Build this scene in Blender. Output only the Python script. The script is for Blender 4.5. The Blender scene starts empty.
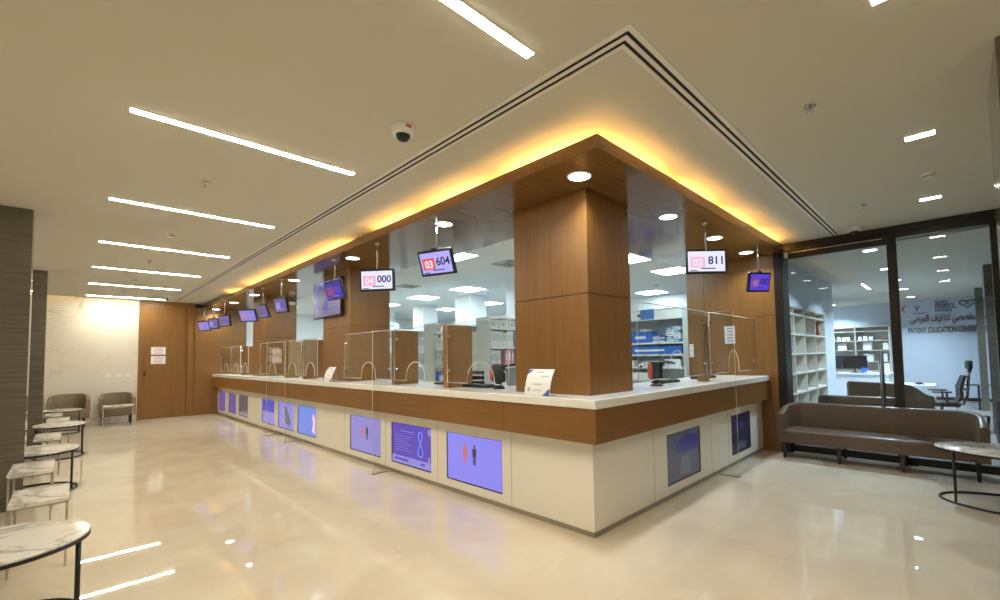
import bpy, bmesh, math, random
from mathutils import Vector, Matrix
random.seed(7)
C = bpy.context.scene.collection
PI = math.pi
H = 3.127            # lobby ceiling
SZ0, SZ1 = 2.973, 3.074   # wooden canopy underside / lip top
XG = 4.62            # plane of the glass partition
YB = 13.237          # far marble wall

# ------------------------------------------------------------------ materials
def new_mat(name):
    m = bpy.data.materials.new(name); m.use_nodes = True
    nt = m.node_tree
    return m, nt, nt.nodes['Principled BSDF'], nt.nodes['Material Output']

def plain(name, col, rough=0.5, metal=0.0, coat=0.0, spec=0.5, noise=0.0, nscale=6.0):
    m, nt, b, o = new_mat(name)
    b.inputs['Base Color'].default_value = (*col, 1)
    b.inputs['Roughness'].default_value = rough
    b.inputs['Metallic'].default_value = metal
    b.inputs['Coat Weight'].default_value = coat
    b.inputs['Specular IOR Level'].default_value = spec
    if noise:
        tc = nt.nodes.new('ShaderNodeTexCoord'); n = nt.nodes.new('ShaderNodeTexNoise')
        n.inputs['Scale'].default_value = nscale; n.inputs['Detail'].default_value = 5
        nt.links.new(tc.outputs['Object'], n.inputs['Vector'])
        r = nt.nodes.new('ShaderNodeValToRGB')
        r.color_ramp.elements[0].position = .3; r.color_ramp.elements[1].position = .7
        r.color_ramp.elements[0].color = (*[c * (1 - noise) for c in col], 1)
        r.color_ramp.elements[1].color = (*[min(1, c * (1 + noise)) for c in col], 1)
        nt.links.new(n.outputs['Fac'], r.inputs['Fac']); nt.links.new(r.outputs['Color'], b.inputs['Base Color'])
    return m

def emit(name, col, s):
    m, nt, b, o = new_mat(name)
    b.inputs['Base Color'].default_value = (0.02, 0.02, 0.02, 1)
    b.inputs['Emission Color'].default_value = (*col, 1)
    b.inputs['Emission Strength'].default_value = s
    b.inputs['Roughness'].default_value = .25
    return m

def wood(name, axis, ca, cb, rough=.38, coat=0.0, spec=.5):
    m, nt, b, o = new_mat(name)
    tc = nt.nodes.new('ShaderNodeTexCoord'); mp = nt.nodes.new('ShaderNodeMapping')
    sc = [26, 26, 26]
    for a_ in axis: sc['xyz'.index(a_)] = 0.9
    mp.inputs['Scale'].default_value = sc
    n = nt.nodes.new('ShaderNodeTexNoise'); n.inputs['Scale'].default_value = 1.6
    n.inputs['Detail'].default_value = 6; n.inputs['Roughness'].default_value = .6
    n2 = nt.nodes.new('ShaderNodeTexNoise'); n2.inputs['Scale'].default_value = .9; n2.inputs['Detail'].default_value = 2
    nt.links.new(tc.outputs['Object'], mp.inputs['Vector']); nt.links.new(mp.outputs['Vector'], n.inputs['Vector'])
    nt.links.new(tc.outputs['Object'], n2.inputs['Vector'])
    mx = nt.nodes.new('ShaderNodeMix'); mx.data_type = 'FLOAT'; mx.inputs[0].default_value = .3
    nt.links.new(n.outputs['Fac'], mx.inputs[2]); nt.links.new(n2.outputs['Fac'], mx.inputs[3])
    r = nt.nodes.new('ShaderNodeValToRGB')
    r.color_ramp.elements[0].position = .3; r.color_ramp.elements[1].position = .72
    r.color_ramp.elements[0].color = (*ca, 1); r.color_ramp.elements[1].color = (*cb, 1)
    nt.links.new(mx.outputs[0], r.inputs['Fac']); nt.links.new(r.outputs['Color'], b.inputs['Base Color'])
    b.inputs['Roughness'].default_value = rough; b.inputs['Coat Weight'].default_value = coat
    b.inputs['Coat Roughness'].default_value = .08
    b.inputs['Specular IOR Level'].default_value = spec
    return m

def veined(name, base, vein, scale, rough, width=.06, stretch=(1, 1, 1), soft=.5):
    m, nt, b, o = new_mat(name)
    tc = nt.nodes.new('ShaderNodeTexCoord'); mp = nt.nodes.new('ShaderNodeMapping'); mp.inputs['Scale'].default_value = stretch
    mp.inputs['Rotation'].default_value = (.3, .2, .5)
    n = nt.nodes.new('ShaderNodeTexNoise'); n.inputs['Scale'].default_value = scale; n.inputs['Detail'].default_value = 6
    n.inputs['Roughness'].default_value = .55; n.inputs['Distortion'].default_value = 1.1
    nt.links.new(tc.outputs['Object'], mp.inputs['Vector']); nt.links.new(mp.outputs['Vector'], n.inputs['Vector'])
    s = nt.nodes.new('ShaderNodeMath'); s.operation = 'SUBTRACT'; s.inputs[1].default_value = .5
    a = nt.nodes.new('ShaderNodeMath'); a.operation = 'ABSOLUTE'
    nt.links.new(n.outputs['Fac'], s.inputs[0]); nt.links.new(s.outputs[0], a.inputs[0])
    r = nt.nodes.new('ShaderNodeValToRGB')
    r.color_ramp.elements[0].position = 0; r.color_ramp.elements[1].position = width
    r.color_ramp.elements[0].color = (*vein, 1); r.color_ramp.elements[1].color = (*base, 1)
    nt.links.new(a.outputs[0], r.inputs['Fac'])
    n2 = nt.nodes.new('ShaderNodeTexNoise'); n2.inputs['Scale'].default_value = scale * .55; n2.inputs['Detail'].default_value = 3
    nt.links.new(tc.outputs['Object'], n2.inputs['Vector'])
    r2 = nt.nodes.new('ShaderNodeValToRGB'); r2.color_ramp.elements[0].position = .42; r2.color_ramp.elements[1].position = .62
    nt.links.new(n2.outputs['Fac'], r2.inputs['Fac'])
    mx = nt.nodes.new('ShaderNodeMix'); mx.data_type = 'RGBA'
    k = nt.nodes.new('ShaderNodeMath'); k.operation = 'MULTIPLY'; k.inputs[1].default_value = soft
    nt.links.new(r2.outputs['Color'], k.inputs[0]); nt.links.new(k.outputs[0], mx.inputs[0])
    nt.links.new(r.outputs['Color'], mx.inputs[6]); mx.inputs[7].default_value = (*base, 1)
    nt.links.new(mx.outputs[2], b.inputs['Base Color'])
    b.inputs['Roughness'].default_value = rough
    return m

def floor_mat():
    m, nt, b, o = new_mat('cream_marble_floor')
    tc = nt.nodes.new('ShaderNodeTexCoord')
    br = nt.nodes.new('ShaderNodeTexBrick'); br.offset = .5
    br.inputs['Scale'].default_value = 1.0; br.inputs['Brick Width'].default_value = 1.2; br.inputs['Row Height'].default_value = .62
    br.inputs['Mortar Size'].default_value = .0025; br.inputs['Bias'].default_value = -.1
    br.inputs['Color1'].default_value = (.745, .655, .500, 1); br.inputs['Color2'].default_value = (.765, .675, .520, 1)
    br.inputs['Mortar'].default_value = (.69, .61, .48, 1)
    nt.links.new(tc.outputs['Object'], br.inputs['Vector'])
    n = nt.nodes.new('ShaderNodeTexNoise'); n.inputs['Scale'].default_value = 1.7; n.inputs['Detail'].default_value = 6; n.inputs['Distortion'].default_value = .8
    nt.links.new(tc.outputs['Object'], n.inputs['Vector'])
    r = nt.nodes.new('ShaderNodeValToRGB'); r.color_ramp.elements[0].position = .3; r.color_ramp.elements[1].position = .7
    r.color_ramp.elements[0].color = (.88, .85, .82, 1); r.color_ramp.elements[1].color = (1, 1, 1, 1)
    nt.links.new(n.outputs['Fac'], r.inputs['Fac'])
    mx = nt.nodes.new('ShaderNodeMix'); mx.data_type = 'RGBA'; mx.blend_type = 'MULTIPLY'; mx.inputs[0].default_value = 1
    nt.links.new(br.outputs['Color'], mx.inputs[6]); nt.links.new(r.outputs['Color'], mx.inputs[7])
    nt.links.new(mx.outputs[2], b.inputs['Base Color'])
    b.inputs['Roughness'].default_value = .022; b.inputs['Specular IOR Level'].default_value = .8
    return m

def glass_mat(name, ior=1.5, tint=(1, 1, 1), rough=0.0):
    m, nt, b, o = new_mat(name); nt.nodes.remove(b)
    t = nt.nodes.new('ShaderNodeBsdfTransparent'); t.inputs['Color'].default_value = (*tint, 1)
    g = nt.nodes.new('ShaderNodeBsdfGlossy'); g.inputs['Roughness'].default_value = rough
    f = nt.nodes.new('ShaderNodeFresnel'); ge = nt.nodes.new('ShaderNodeNewGeometry')
    mi = nt.nodes.new('ShaderNodeMix'); mi.data_type = 'FLOAT'; mi.inputs[2].default_value = ior; mi.inputs[3].default_value = 1 / ior
    nt.links.new(ge.outputs['Backfacing'], mi.inputs[0]); nt.links.new(mi.outputs[0], f.inputs['IOR'])
    mx = nt.nodes.new('ShaderNodeMixShader')
    nt.links.new(f.outputs[0], mx.inputs[0]); nt.links.new(t.outputs[0], mx.inputs[1]); nt.links.new(g.outputs[0], mx.inputs[2])
    nt.links.new(mx.outputs[0], o.inputs['Surface'])
    return m

WA, WB = (.180, .078, .016), (.268, .126, .029)
W_V = wood('veneer_upright', 'z', WA, WB)
W_X = wood('veneer_along_x', 'x', WA, WB)
W_Y = wood('veneer_along_y', 'y', WA, WB)
W_CAN = wood('veneer_canopy', 'x', (.145, .070, .020), (.215, .110, .034), rough=.14, spec=.7)
W_DIV = wood('veneer_divider', 'z', (.225, .115, .034), (.315, .168, .054))
M_GROOVE = plain('dark_groove', (.02, .012, .008), .8)
M_QUARTZ = plain('white_quartz', (.86, .845, .80), .16, noise=.02)
M_PANEL = plain('cream_panel', (.83, .80, .715), .28)
M_PLINTH = plain('brushed_plinth', (.42, .39, .32), .3, metal=.8)
M_FLOOR = floor_mat()
M_CEIL = plain('ceiling_paint', (.62, .595, .495), .75)
M_WALLW = plain('white_paint', (.78, .79, .80), .6)
M_OFFC = plain('office_ceiling_paint', (.79, .86, .90), .6)
M_MARB = veined('white_marble_wall', (.78, .73, .63), (.47, .42, .34), .9, .12, .014, (1, 1, 2.2), .93)
M_TMARB = veined('white_marble_top', (.84, .80, .73), (.40, .37, .32), 1.5, .12, .04, (1, 1, 1), .75)
M_STONE = wood('grey_banded_stone', 'xy', (.085, .073, .056), (.185, .162, .128), rough=.10, spec=.7)
M_BLACK = plain('black_powder_metal', (.012, .012, .012), .4)
M_PLAS = plain('black_plastic', (.011, .011, .013), .42)
M_FRAME = plain('dark_bronze_frame', (.022, .018, .014), .35, metal=.3)
M_STEEL = plain('steel', (.62, .60, .56), .25, metal=1)
M_LEATH = plain('brown_leather', (.118, .082, .054), .34, noise=.08, nscale=30)
M_LEATH2 = plain('dark_brown_leather', (.042, .022, .011), .42, noise=.08, nscale=30)
M_TAUPE = plain('taupe_leather', (.215, .165, .105), .45, noise=.06, nscale=30)
M_LEG = plain('dark_wood_leg', (.02, .014, .011), .35)
M_WHITE = plain('white_plastic', (.82, .82, .80), .4)
M_GREY = plain('grey_laminate', (.50, .56, .55), .45)
M_SHELF = plain('white_laminate', (.76, .78, .78), .4)
M_CUB = plain('cream_laminate', (.62, .59, .50), .45)
M_BLUE = plain('blue_plastic', (.03, .15, .55), .4)
M_PINK = plain('pink_card', (.75, .42, .45), .6)
M_PAPER = plain('paper', (.85, .85, .84), .6)
M_PINKP = plain('pink_paper', (.80, .60, .52), .6)
M_INK = plain('dark_ink', (.03, .03, .05), .6)
M_INKB = plain('blue_ink', (.05, .12, .45), .6)
M_INKR = plain('red_ink', (.62, .10, .07), .6)
M_ORNG = plain('orange_red_plastic', (.75, .10, .04), .4)
M_GREYF = plain('grey_floor', (.20, .185, .16), .3, noise=.1, nscale=3)
M_CARD = plain('card_brown', (.42, .28, .16), .6)
M_GREEN = plain('green_card', (.25, .55, .06), .6)
M_TEAL = plain('teal_card', (.05, .30, .42), .5)
M_GLASS = glass_mat('clear_glass', 1.5, (.93, .96, .97))
M_ACR = glass_mat('clear_acrylic', 1.42, (.985, .985, .975))
M_ACRE = plain('acrylic_bright_edge', (.90, .89, .84), .25)  # whitish faces paint the brightness of a clear sheet's cut edge
M_EDGE = plain('painted_edge_glint', (.74, .73, .68), .25)  # opaque pale colour standing in for light caught along clear edges
L_STRIP = emit('warm_strip_light', (1.0, .925, .755), 118)
L_SQ = emit('warm_square_light', (1.0, .92, .74), 62)
L_DOWN = emit('cool_downlight', (.88, .94, 1.0), 14)
L_PANEL = emit('office_panel_light', (.72, .93, 1.0), 28.0)
L_EDU = emit('cool_room_downlight', (.80, .91, 1.0), 16)
S_LAV = emit('screen_lavender', (.30, .27, 1.0), .85)
S_LAV2 = emit('screen_lavender_pale', (.36, .32, .86), .72)
S_PUR = emit('screen_purple', (.105, .06, .52), .85)
S_PUR2 = emit('screen_purple_pale', (.34, .30, .85), .8)
S_SKY = emit('screen_sky', (.16, .28, .86), .85)
S_DULL = emit('screen_dull_purple', (.16, .11, .36), .75)
S_GRY = emit('screen_grey', (.15, .125, .155), .7)
S_NAVY = emit('screen_navy', (.010, .010, .035), .8)
S_DGRY = emit('screen_dark_grey', (.050, .055, .078), .8)
S_MBLUE = emit('screen_mid_blue', (.022, .028, .13), .8)
S_ORG = emit('screen_orange', (.75, .16, .06), .9)
S_DK = emit('screen_dark', (.05, .05, .09), .5)
S_CY = emit('screen_pale_blue', (.18, .34, 1.0), 1.0)
S_WHITE = emit('screen_white', (.80, .80, 1.0), 1.05)
S_PNK = emit('screen_pink', (1.0, .45, .66), .95)
S_PPNK = emit('screen_pale_pink', (.95, .55, .72), .95)
S_DPNK = emit('screen_deep_pink', (.28, .06, .22), .9)
S_LIT = emit('screen_lilac', (.46, .42, 1.0), 1.0)
S_DEEP = emit('screen_violet', (.12, .05, .75), .9)
S_RED = emit('screen_red', (.80, .10, .05), 1.0)
S_NUM = emit('screen_numeral', (.04, .03, .16), .7)

# ------------------------------------------------------------------ mesh helpers
def BM(): return bmesh.new()

def box(bm, x0, y0, z0, x1, y1, z1, bev=0.0, mi=0, seg=2):
    r = bmesh.ops.create_cube(bm, size=1)
    vs = r['verts']
    for v in vs:
        v.co = Vector((x0 + (v.co.x + .5) * (x1 - x0), y0 + (v.co.y + .5) * (y1 - y0), z0 + (v.co.z + .5) * (z1 - z0)))
    fs = set(f for v in vs for f in v.link_faces)
    for f in fs: f.material_index = mi
    if bev:
        es = list(set(e for v in vs for e in v.link_edges))
        r = bmesh.ops.bevel(bm, geom=es, offset=bev, segments=seg, affect='EDGES', profile=.5)
        for f in r['faces']: f.material_index = mi
    return vs

def prism(bm, pts, axis, a, b, mi=0, side=None):
    """closed outline pts (2-D) swept along axis from a to b."""
    def P(p, t):
        return {'x': Vector((t, p[0], p[1])), 'y': Vector((p[0], t, p[1])), 'z': Vector((p[0], p[1], t))}[axis]
    v0 = [bm.verts.new(P(p, a)) for p in pts]; v1 = [bm.verts.new(P(p, b)) for p in pts]
    n = len(pts); fs = [bm.faces.new(v0), bm.faces.new(v1[::-1])]
    for f in fs: f.material_index = mi
    for i in range(n):
        f = bm.faces.new((v0[i], v1[i], v1[(i + 1) % n], v0[(i + 1) % n]))
        f.material_index = mi if side is None else side
    bmesh.ops.recalc_face_normals(bm, faces=bm.faces)

def tube(bm, pts, r, n=10, closed=False, mi=0):
    pts = [Vector(p) for p in pts]; rings = []
    m = len(pts)
    up0 = None
    for i, p in enumerate(pts):
        if closed: t = pts[(i + 1) % m] - pts[i - 1]
        else: t = pts[min(i + 1, m - 1)] - pts[max(i - 1, 0)]
        t.normalize()
        ref = Vector((0, 0, 1)) if abs(t.z) < .95 else Vector((1, 0, 0))
        a = t.cross(ref).normalized(); b = a.cross(t).normalized()
        rr = r[i] if isinstance(r, (list, tuple)) else r
        rings.append([bm.verts.new(p + a * math.cos(2 * PI * k / n) * rr + b * math.sin(2 * PI * k / n) * rr) for k in range(n)])
    for i in range(m if closed else m - 1):
        A, B = rings[i], rings[(i + 1) % m]
        for k in range(n):
            f = bm.faces.new((A[k], A[(k + 1) % n], B[(k + 1) % n], B[k])); f.material_index = mi; f.smooth = True
    if not closed:
        for R in (rings[0], rings[-1]):
            f = bm.faces.new(R); f.material_index = mi
    bmesh.ops.recalc_face_normals(bm, faces=bm.faces)

def lathe(bm, prof, c=(0, 0, 0), n=28, sx=1, sy=1, mi=0):
    rings = []
    for r, z in prof:
        rings.append([bm.verts.new((c[0] + sx * max(r, 1e-4) * math.cos(2 * PI * k / n), c[1] + sy * max(r, 1e-4) * math.sin(2 * PI * k / n), c[2] + z)) for k in range(n)])
    for A, B in zip(rings, rings[1:]):
        for k in range(n):
            f = bm.faces.new((A[k], A[(k + 1) % n], B[(k + 1) % n], B[k])); f.material_index = mi
    for R in (rings[0], rings[-1]):
        f = bm.faces.new(R); f.material_index = mi
    bmesh.ops.recalc_face_normals(bm, faces=bm.faces)

def obj(name, bm, mats, parent=None, loc=(0, 0, 0), rot=(0, 0, 0), smooth=False):
    me = bpy.data.meshes.new(name)
    if isinstance(bm, bpy.types.Mesh): me = bm; me.name = name
    else: bm.to_mesh(me); bm.free()
    if not isinstance(mats, (list, tuple)): mats = [mats]
    me.materials.clear()
    for m in mats: me.materials.append(m)
    if smooth:
        for p in me.polygons: p.use_smooth = True
        try: me.set_sharp_from_angle(angle=math.radians(42))
        except Exception: pass
    o = bpy.data.objects.new(name, me); C.objects.link(o)
    o.location = loc; o.rotation_euler = rot
    if parent: o.parent = parent
    return o

def tag(o, label, cat, group=None, kind=None):
    o['label'] = label; o['category'] = cat
    if group: o['group'] = group
    if kind: o['kind'] = kind
    return o

def thing(name, label, cat, loc=(0, 0, 0), rz=0, group=None):
    o = bpy.data.objects.new(name, None); C.objects.link(o); o.empty_display_size = .1
    o.location = loc; o.rotation_euler = (0, 0, rz)
    return tag(o, label, cat, group)

def struct(name, bm, m, label=None, cat=None, **k):
    o = obj(name, bm, m, **k); o['kind'] = 'structure'
    if label: o['label'] = label; o['category'] = cat
    return o

def part(name, m, parent, *boxes, bev=0, smooth=False):
    b = BM()
    for x in boxes: box(b, *x, bev=bev)
    return obj(name, b, m, parent, smooth=smooth)

def dup(root, loc, rz=None, label=None, group=None):
    r = root.copy(); C.objects.link(r); r.location = loc
    if rz is not None: r.rotation_euler = (0, 0, rz)
    if label: r['label'] = label
    if group: r['group'] = group
    for ch in list(root.children):
        c = ch.copy(); C.objects.link(c); c.parent = r
        for g in list(ch.children):
            d = g.copy(); C.objects.link(d); d.parent = c
    return r

def text_mesh(body, size, extrude=.0008, width=None, bold=0.0, spacing=1.0):
    cu = bpy.data.curves.new('t', 'FONT'); cu.body = body; cu.size = size; cu.extrude = extrude
    cu.align_x = 'CENTER'; cu.align_y = 'CENTER'; cu.offset = bold; cu.space_character = spacing
    o = bpy.data.objects.new('t', cu); C.objects.link(o)
    bpy.context.view_layer.update()
    dg = bpy.context.evaluated_depsgraph_get()
    me = bpy.data.meshes.new_from_object(o.evaluated_get(dg))
    bpy.data.objects.remove(o); bpy.data.curves.remove(cu)
    s = 1.0
    if len(me.vertices):
        xs = [v.co.x for v in me.vertices]; ys = [v.co.y for v in me.vertices]
        cx, cy = (min(xs) + max(xs)) / 2, (min(ys) + max(ys)) / 2
        if width: s = width / (max(xs) - min(xs))
        for v in me.vertices:
            x, y, z = v.co; v.co = ((x - cx) * s, -z, (y - cy))
    return me

# ------------------------------------------------------------------ camera
yaw, pitch, roll = .7650, .0492, -.0173
fw = Vector((math.cos(pitch) * math.cos(yaw), math.cos(pitch) * math.sin(yaw), math.sin(pitch)))
rt = Vector((math.sin(yaw), -math.cos(yaw), 0)); up = rt.cross(fw)
R2 = math.cos(roll) * rt + math.sin(roll) * up; U2 = -math.sin(roll) * rt + math.cos(roll) * up
cd = bpy.data.cameras.new('camera'); cam = bpy.data.objects.new('camera', cd); C.objects.link(cam)
M = Matrix((R2, U2, -fw)).transposed().to_4x4(); M.translation = Vector((-2.9772, -2.1763, 1.48))
cam.matrix_world = M
cd.sensor_width = 36; cd.sensor_fit = 'HORIZONTAL'; cd.lens = 442.52 * .036; cd.shift_x = -.03055; cd.shift_y = .03456
cd.clip_start = .02
bpy.context.scene.camera = cam

# ------------------------------------------------------------------ room shell
XL, YF, XE = -4.7, -6.6, 14.75
b = BM(); box(b, XL, YF, -.1, XG, YB + .2, 0); struct('floor', b, M_FLOOR)
b = BM(); box(b, XG, .0, -.1, 8.7, YB + .2, 0); struct('floor', b, M_GREYF)
b = BM(); box(b, XG, YF, -.1, XE + .2, 0, 0); box(b, 8.7, 0, -.1, XE + .2, 2.1, 0); struct('floor', b, M_GREYF)
# lobby ceiling stops over the canopy; the office and the glazed room have their own
b = BM(); box(b, XL, YF, H, XG + .1, 1.2, H + .1); box(b, XL, 1.2, H, .88, YB + .2, H + .1); struct('ceiling', b, M_CEIL)
b = BM(); box(b, .88, 1.2, 3.0, 8.7, YB + .2, 3.1); struct('ceiling', b, M_OFFC)
b = BM(); box(b, XG + .1, YF, 2.95, XE + .2, 0.1, 3.05); box(b, 8.6, .1, 2.95, XE + .2, 2.1, 3.05); struct('ceiling', b, M_CEIL)
b = BM(); box(b, XL - .2, YB, 0, -1.74, YB + .2, H); wb = struct('wall_back', b, M_MARB)
b = BM(); box(b, XL - .2, YF, 0, XL, YB, H); struct('wall_left', b, M_MARB)
b = BM(); box(b, XL - .2, YF - .2, 0, XE + .2, YF, H); struct('wall_front', b, M_WALLW)
# wood panelled end wall right of the door, and the office shell behind it
b = BM(); box(b, -.56, YB - .06, 0, .69, YB + .2, 2.03); box(b, -.56, YB - .06, 2.036, .69, YB + .2, 3.0)
w = struct('wall_end', b, W_V)
b = BM(); box(b, -.55, YB - .05, 2.028, .68, YB, 2.038); obj('groove', b, M_GROOVE, w)
b = BM(); box(b, .69, YB + .05, 0, 8.7, YB + .2, 3.0); struct('wall_office_back', b, M_WALLW)
b = BM(); box(b, 7.62, 1.0, 0, 7.8, YB + .2, 3.0); struct('wall_office_right', b, M_WALLW)
# wall between office and the glazed room: wooden pier, lintel over the pigeonholes, white end
b = BM(); box(b, 4.37, -.24, 0, 4.72, 1.13, 2.03); box(b, 4.37, -.24, 2.036, 4.72, 1.13, SZ0)
box(b, 4.72, .1, 0, 7.62, 1.13, 3.0)
w = struct('wall_pier', b, W_V)
b = BM(); box(b, 4.38, -.23, 2.025, 4.71, 1.12, 2.041); box(b, 4.3695, .83, 2.036, 4.372, .836, SZ0); obj('groove', b, M_GROOVE, w)
b = BM(); box(b, 4.72, -.25, 2.25, 8.7, .1, 2.95); box(b, 7.79, -.25, 0, 8.7, .1, 2.25); box(b, 4.72, -.25, 0, 4.86, .1, 2.25)
M_WALLB = plain('pale_blue_paint', (.66, .73, .83), .6); struct('wall_room_left', b, M_WALLB)
b = BM(); box(b, 8.55, .1, 0, 8.7, 2.1, 2.95); box(b, 8.55, 2.0, 0, XE + .2, 2.2, 2.95); struct('wall_room_recess', b, M_WALLB)
b = BM(); box(b, XE, YF, 0, XE + .2, 2.1, 2.95); struct('wall_room_far', b, M_WALLB)
b = BM(); box(b, XE - .015, YF, 0, XE, 2.0, .09); struct('baseboard_far', b, M_FRAME)
b = BM(); box(b, XG - .05, YF, 0, XG + .1, -2.78, H); struct('wall_right', b, M_STONE)
# grey stone pillars of the colonnade
def pillar(x0, y0, x1, y1):
    b = BM(); z = 0
    for z0, z1 in ((0, .55), (.553, 1.2), (1.203, 1.86), (1.863, 2.5), (2.503, H)): box(b, x0, y0, z0, x1, y1, z1)
    box(b, x0 + .004, y0 + .004, 0, x1 - .004, y1 - .004, H)
    struct('pillar', b, M_STONE)
pillar(-4.0, 4.83, -3.28, 5.13); pillar(-4.0, 9.28, -3.28, 9.6)
pillar(8.1, -3.3, 8.85, -2.58); pillar(12.16, -3.3, 12.9, -2.56)
pillar(.38, -3.15, 1.13, -2.4); pillar(-4.07, -3.15, -3.32, -2.4)

# wooden columns that carry the canopy
def column(x0, y0, x1, y1, zj):
    b = BM(); box(b, x0, y0, 1.128, x1, y1, zj - .003); box(b, x0, y0, zj + .003, x1, y1, SZ0)
    o = struct('column', b, W_V)
    b = BM(); box(b, x0 + .008, y0 + .008, zj - .01, x1 - .008, y1 - .008, zj + .01); obj('groove', b, M_GROOVE, o)
    return o
column(.16, .128, .86, 1.05, 2.03); column(.16, 4.89, .86, 5.98, 2.03); column(.16, 9.4, .84, 10.37, 2.03)

# canopy (soffit): solid inner part, trough and lip; underside in panels with open joints
LIP = -.387
b = BM()
ys = [-.387] + [.237 + 1.22 * k for k in range(0, 11)] + [YB - .06]
for a, c in zip(ys, ys[1:]):
    box(b, LIP, a + (.002 if a > -.38 else 0), SZ0, LIP + .02, c - .002, SZ1)          # fascia boards
    if a > -.38: box(b, LIP + .02, a + .002, SZ0, .88, c - .002, SZ0 + .02)
xs = [-.387, .237, 1.0, 2.22, 3.44, 4.37]
for a, c in zip(xs, xs[1:]):
    box(b, a + (.002 if a > -.38 else .02), LIP, SZ0, c - .002, LIP + .02, SZ1)
    box(b, max(a, LIP + .02) + (.002 if a > -.38 else 0), LIP + .02, SZ0, c - .002, .237 - .002 if a < .2 else (.237 if c < 1.1 else 1.2), SZ0 + .02)
box(b, .882, .237, SZ0, 1.0, 1.2, SZ0 + .02)
can = struct('soffit', b, W_CAN, 'wooden canopy over the reception counter with glowing edge', 'canopy')
b = BM(); box(b, -.06, -.06, SZ0 + .02, .88, YB, H); box(b, .88, -.06, SZ0 + .02, 4.37, 1.2, H)
box(b, LIP + .02, LIP + .02, SZ0 + .012, -.06, YB - .06, SZ0 + .03); box(b, -.06, LIP + .02, SZ0 + .012, 4.6, -.06, SZ0 + .03)
obj('canopy_core', b, M_CEIL, can)
b = BM()
box(b, LIP + .021, LIP + .021, SZ0 + .006, .87, YB - .07, SZ0 + .011); box(b, .87, LIP + .021, SZ0 + .006, 4.36, 1.19, SZ0 + .011)
obj('joint_backing', b, M_GROOVE, can)

# warm LED cove: lamps lying in the trough behind the lip, in runs with gaps as in the photograph
def cove(name, x, y, sx, sy, watts, rot):
    ld = bpy.data.lights.new(name, 'AREA'); ld.shape = 'RECTANGLE'; ld.size = sx; ld.size_y = sy
    ld.color = (1.0, .51, .125); ld.energy = watts * 2.9
    o = bpy.data.objects.new(name, ld); C.objects.link(o); o.location = (x, y, 3.043); o.rotation_euler = rot
    return o
LC = -.205
def run_y(a, c):
    n = max(1, round((c - a) / 1.15)); s = (c - a) / n
    for k in range(n): cove('cove_lamp', LC, a + s * (k + .5), .03, s - .26, 3.6 * (s - .13), (PI, -math.radians(45), 0))
def run_x(a, c):
    n = max(1, round((c - a) / 1.15)); s = (c - a) / n
    for k in range(n): cove('cove_lamp', a + s * (k + .5), LC, s - .26, .03, 3.6 * (s - .13), (PI + math.radians(45), 0, 0))
run_y(-.36, 3.15); run_y(3.75, 8.85); run_y(9.35, 10.4)
run_x(-.36, 4.35)
# warm cove over the far marble wall
ld = bpy.data.lights.new('wall_cove_lamp', 'AREA'); ld.shape = 'RECTANGLE'; ld.size = 2.6; ld.size_y = .03; ld.color = (1, .62, .2); ld.energy = 1.4
o = bpy.data.objects.new('wall_cove_lamp', ld); C.objects.link(o); o.location = (-3.15, YB - .10, H - .004); o.rotation_euler = (math.radians(22), 0, 0)

# door in the far wall
b = BM(); box(b, -1.74, YB - .03, 0, -1.645, YB + .2, 3.06); box(b, -.72, YB - .05, 0, -.56, YB + .2, 3.06); box(b, -1.645, YB - .03, 3.0, -.72, YB + .2, 3.06)
box(b, -1.74, YB - .02, 3.06, -.56, YB + .2, H)
box(b, -.56, YB - .075, 0, -.545, YB, 3.0)
fr = struct('door_1', b, W_V)
b = BM(); box(b, -1.642, YB - .005, .008, -.722, YB + .04, 2.997); obj('door_panel', b, W_V, fr)
b = BM(); box(b, -1.625, YB - .012, 1.15, -1.59, YB - .005, 1.27); tube(b, [(-1.607, YB - .012, 1.17), (-1.607, YB - .05, 1.17), (-1.53, YB - .05, 1.17)], .007)
obj('door_handle', b, M_PLAS, fr)
def notice(name, label, loc, rz, w, h, ink, group=None, mat=None, rows=5):
    t = thing(name, label, 'notice', loc, rz, group)
    part('sheet', mat or M_PAPER, t, (-w / 2, -.002, 0, w / 2, 0, h))
    bb = BM(); rr = random.Random(hash(label) % 997 if False else len(label))
    for i in range(rows):
        z = h * (.86 - .72 * i / max(1, rows - 1)); ww = w * rr.uniform(.45, .8) / 2
        box(bb, -ww, -.0026, z - h * .022, ww, -.0021, z + h * .022)
    obj('printed_lines', bb, ink, t)
    return t
notice('door_notice', 'white notice with red print, upper of two on the tall wooden door', (-1.335, YB - .006, 1.70), 0, .30, .20, M_INKR)
notice('door_notice', 'white notice with red print, lower of two on the tall wooden door', (-1.335, YB - .006, 1.45), 0, .30, .21, M_INKR)
for i, (x, l) in enumerate(((-2.30, 'white switch plate on marble wall, farthest of three from the door'), (-2.11, 'white switch plate on marble wall, middle of three'), (-1.93, 'white switch plate on marble wall, nearest the door'))):
    t = thing('switch_plate', l, 'switch', (x, YB, 1.17), 0, 'switch plates on the marble wall')
    part('plate', M_QUARTZ, t, (-.06, -.008, -.04, .06, 0, .04), bev=.003); part('rocker', M_WHITE, t, (-.03, -.012, -.025, .03, -.008, .025))

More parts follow.
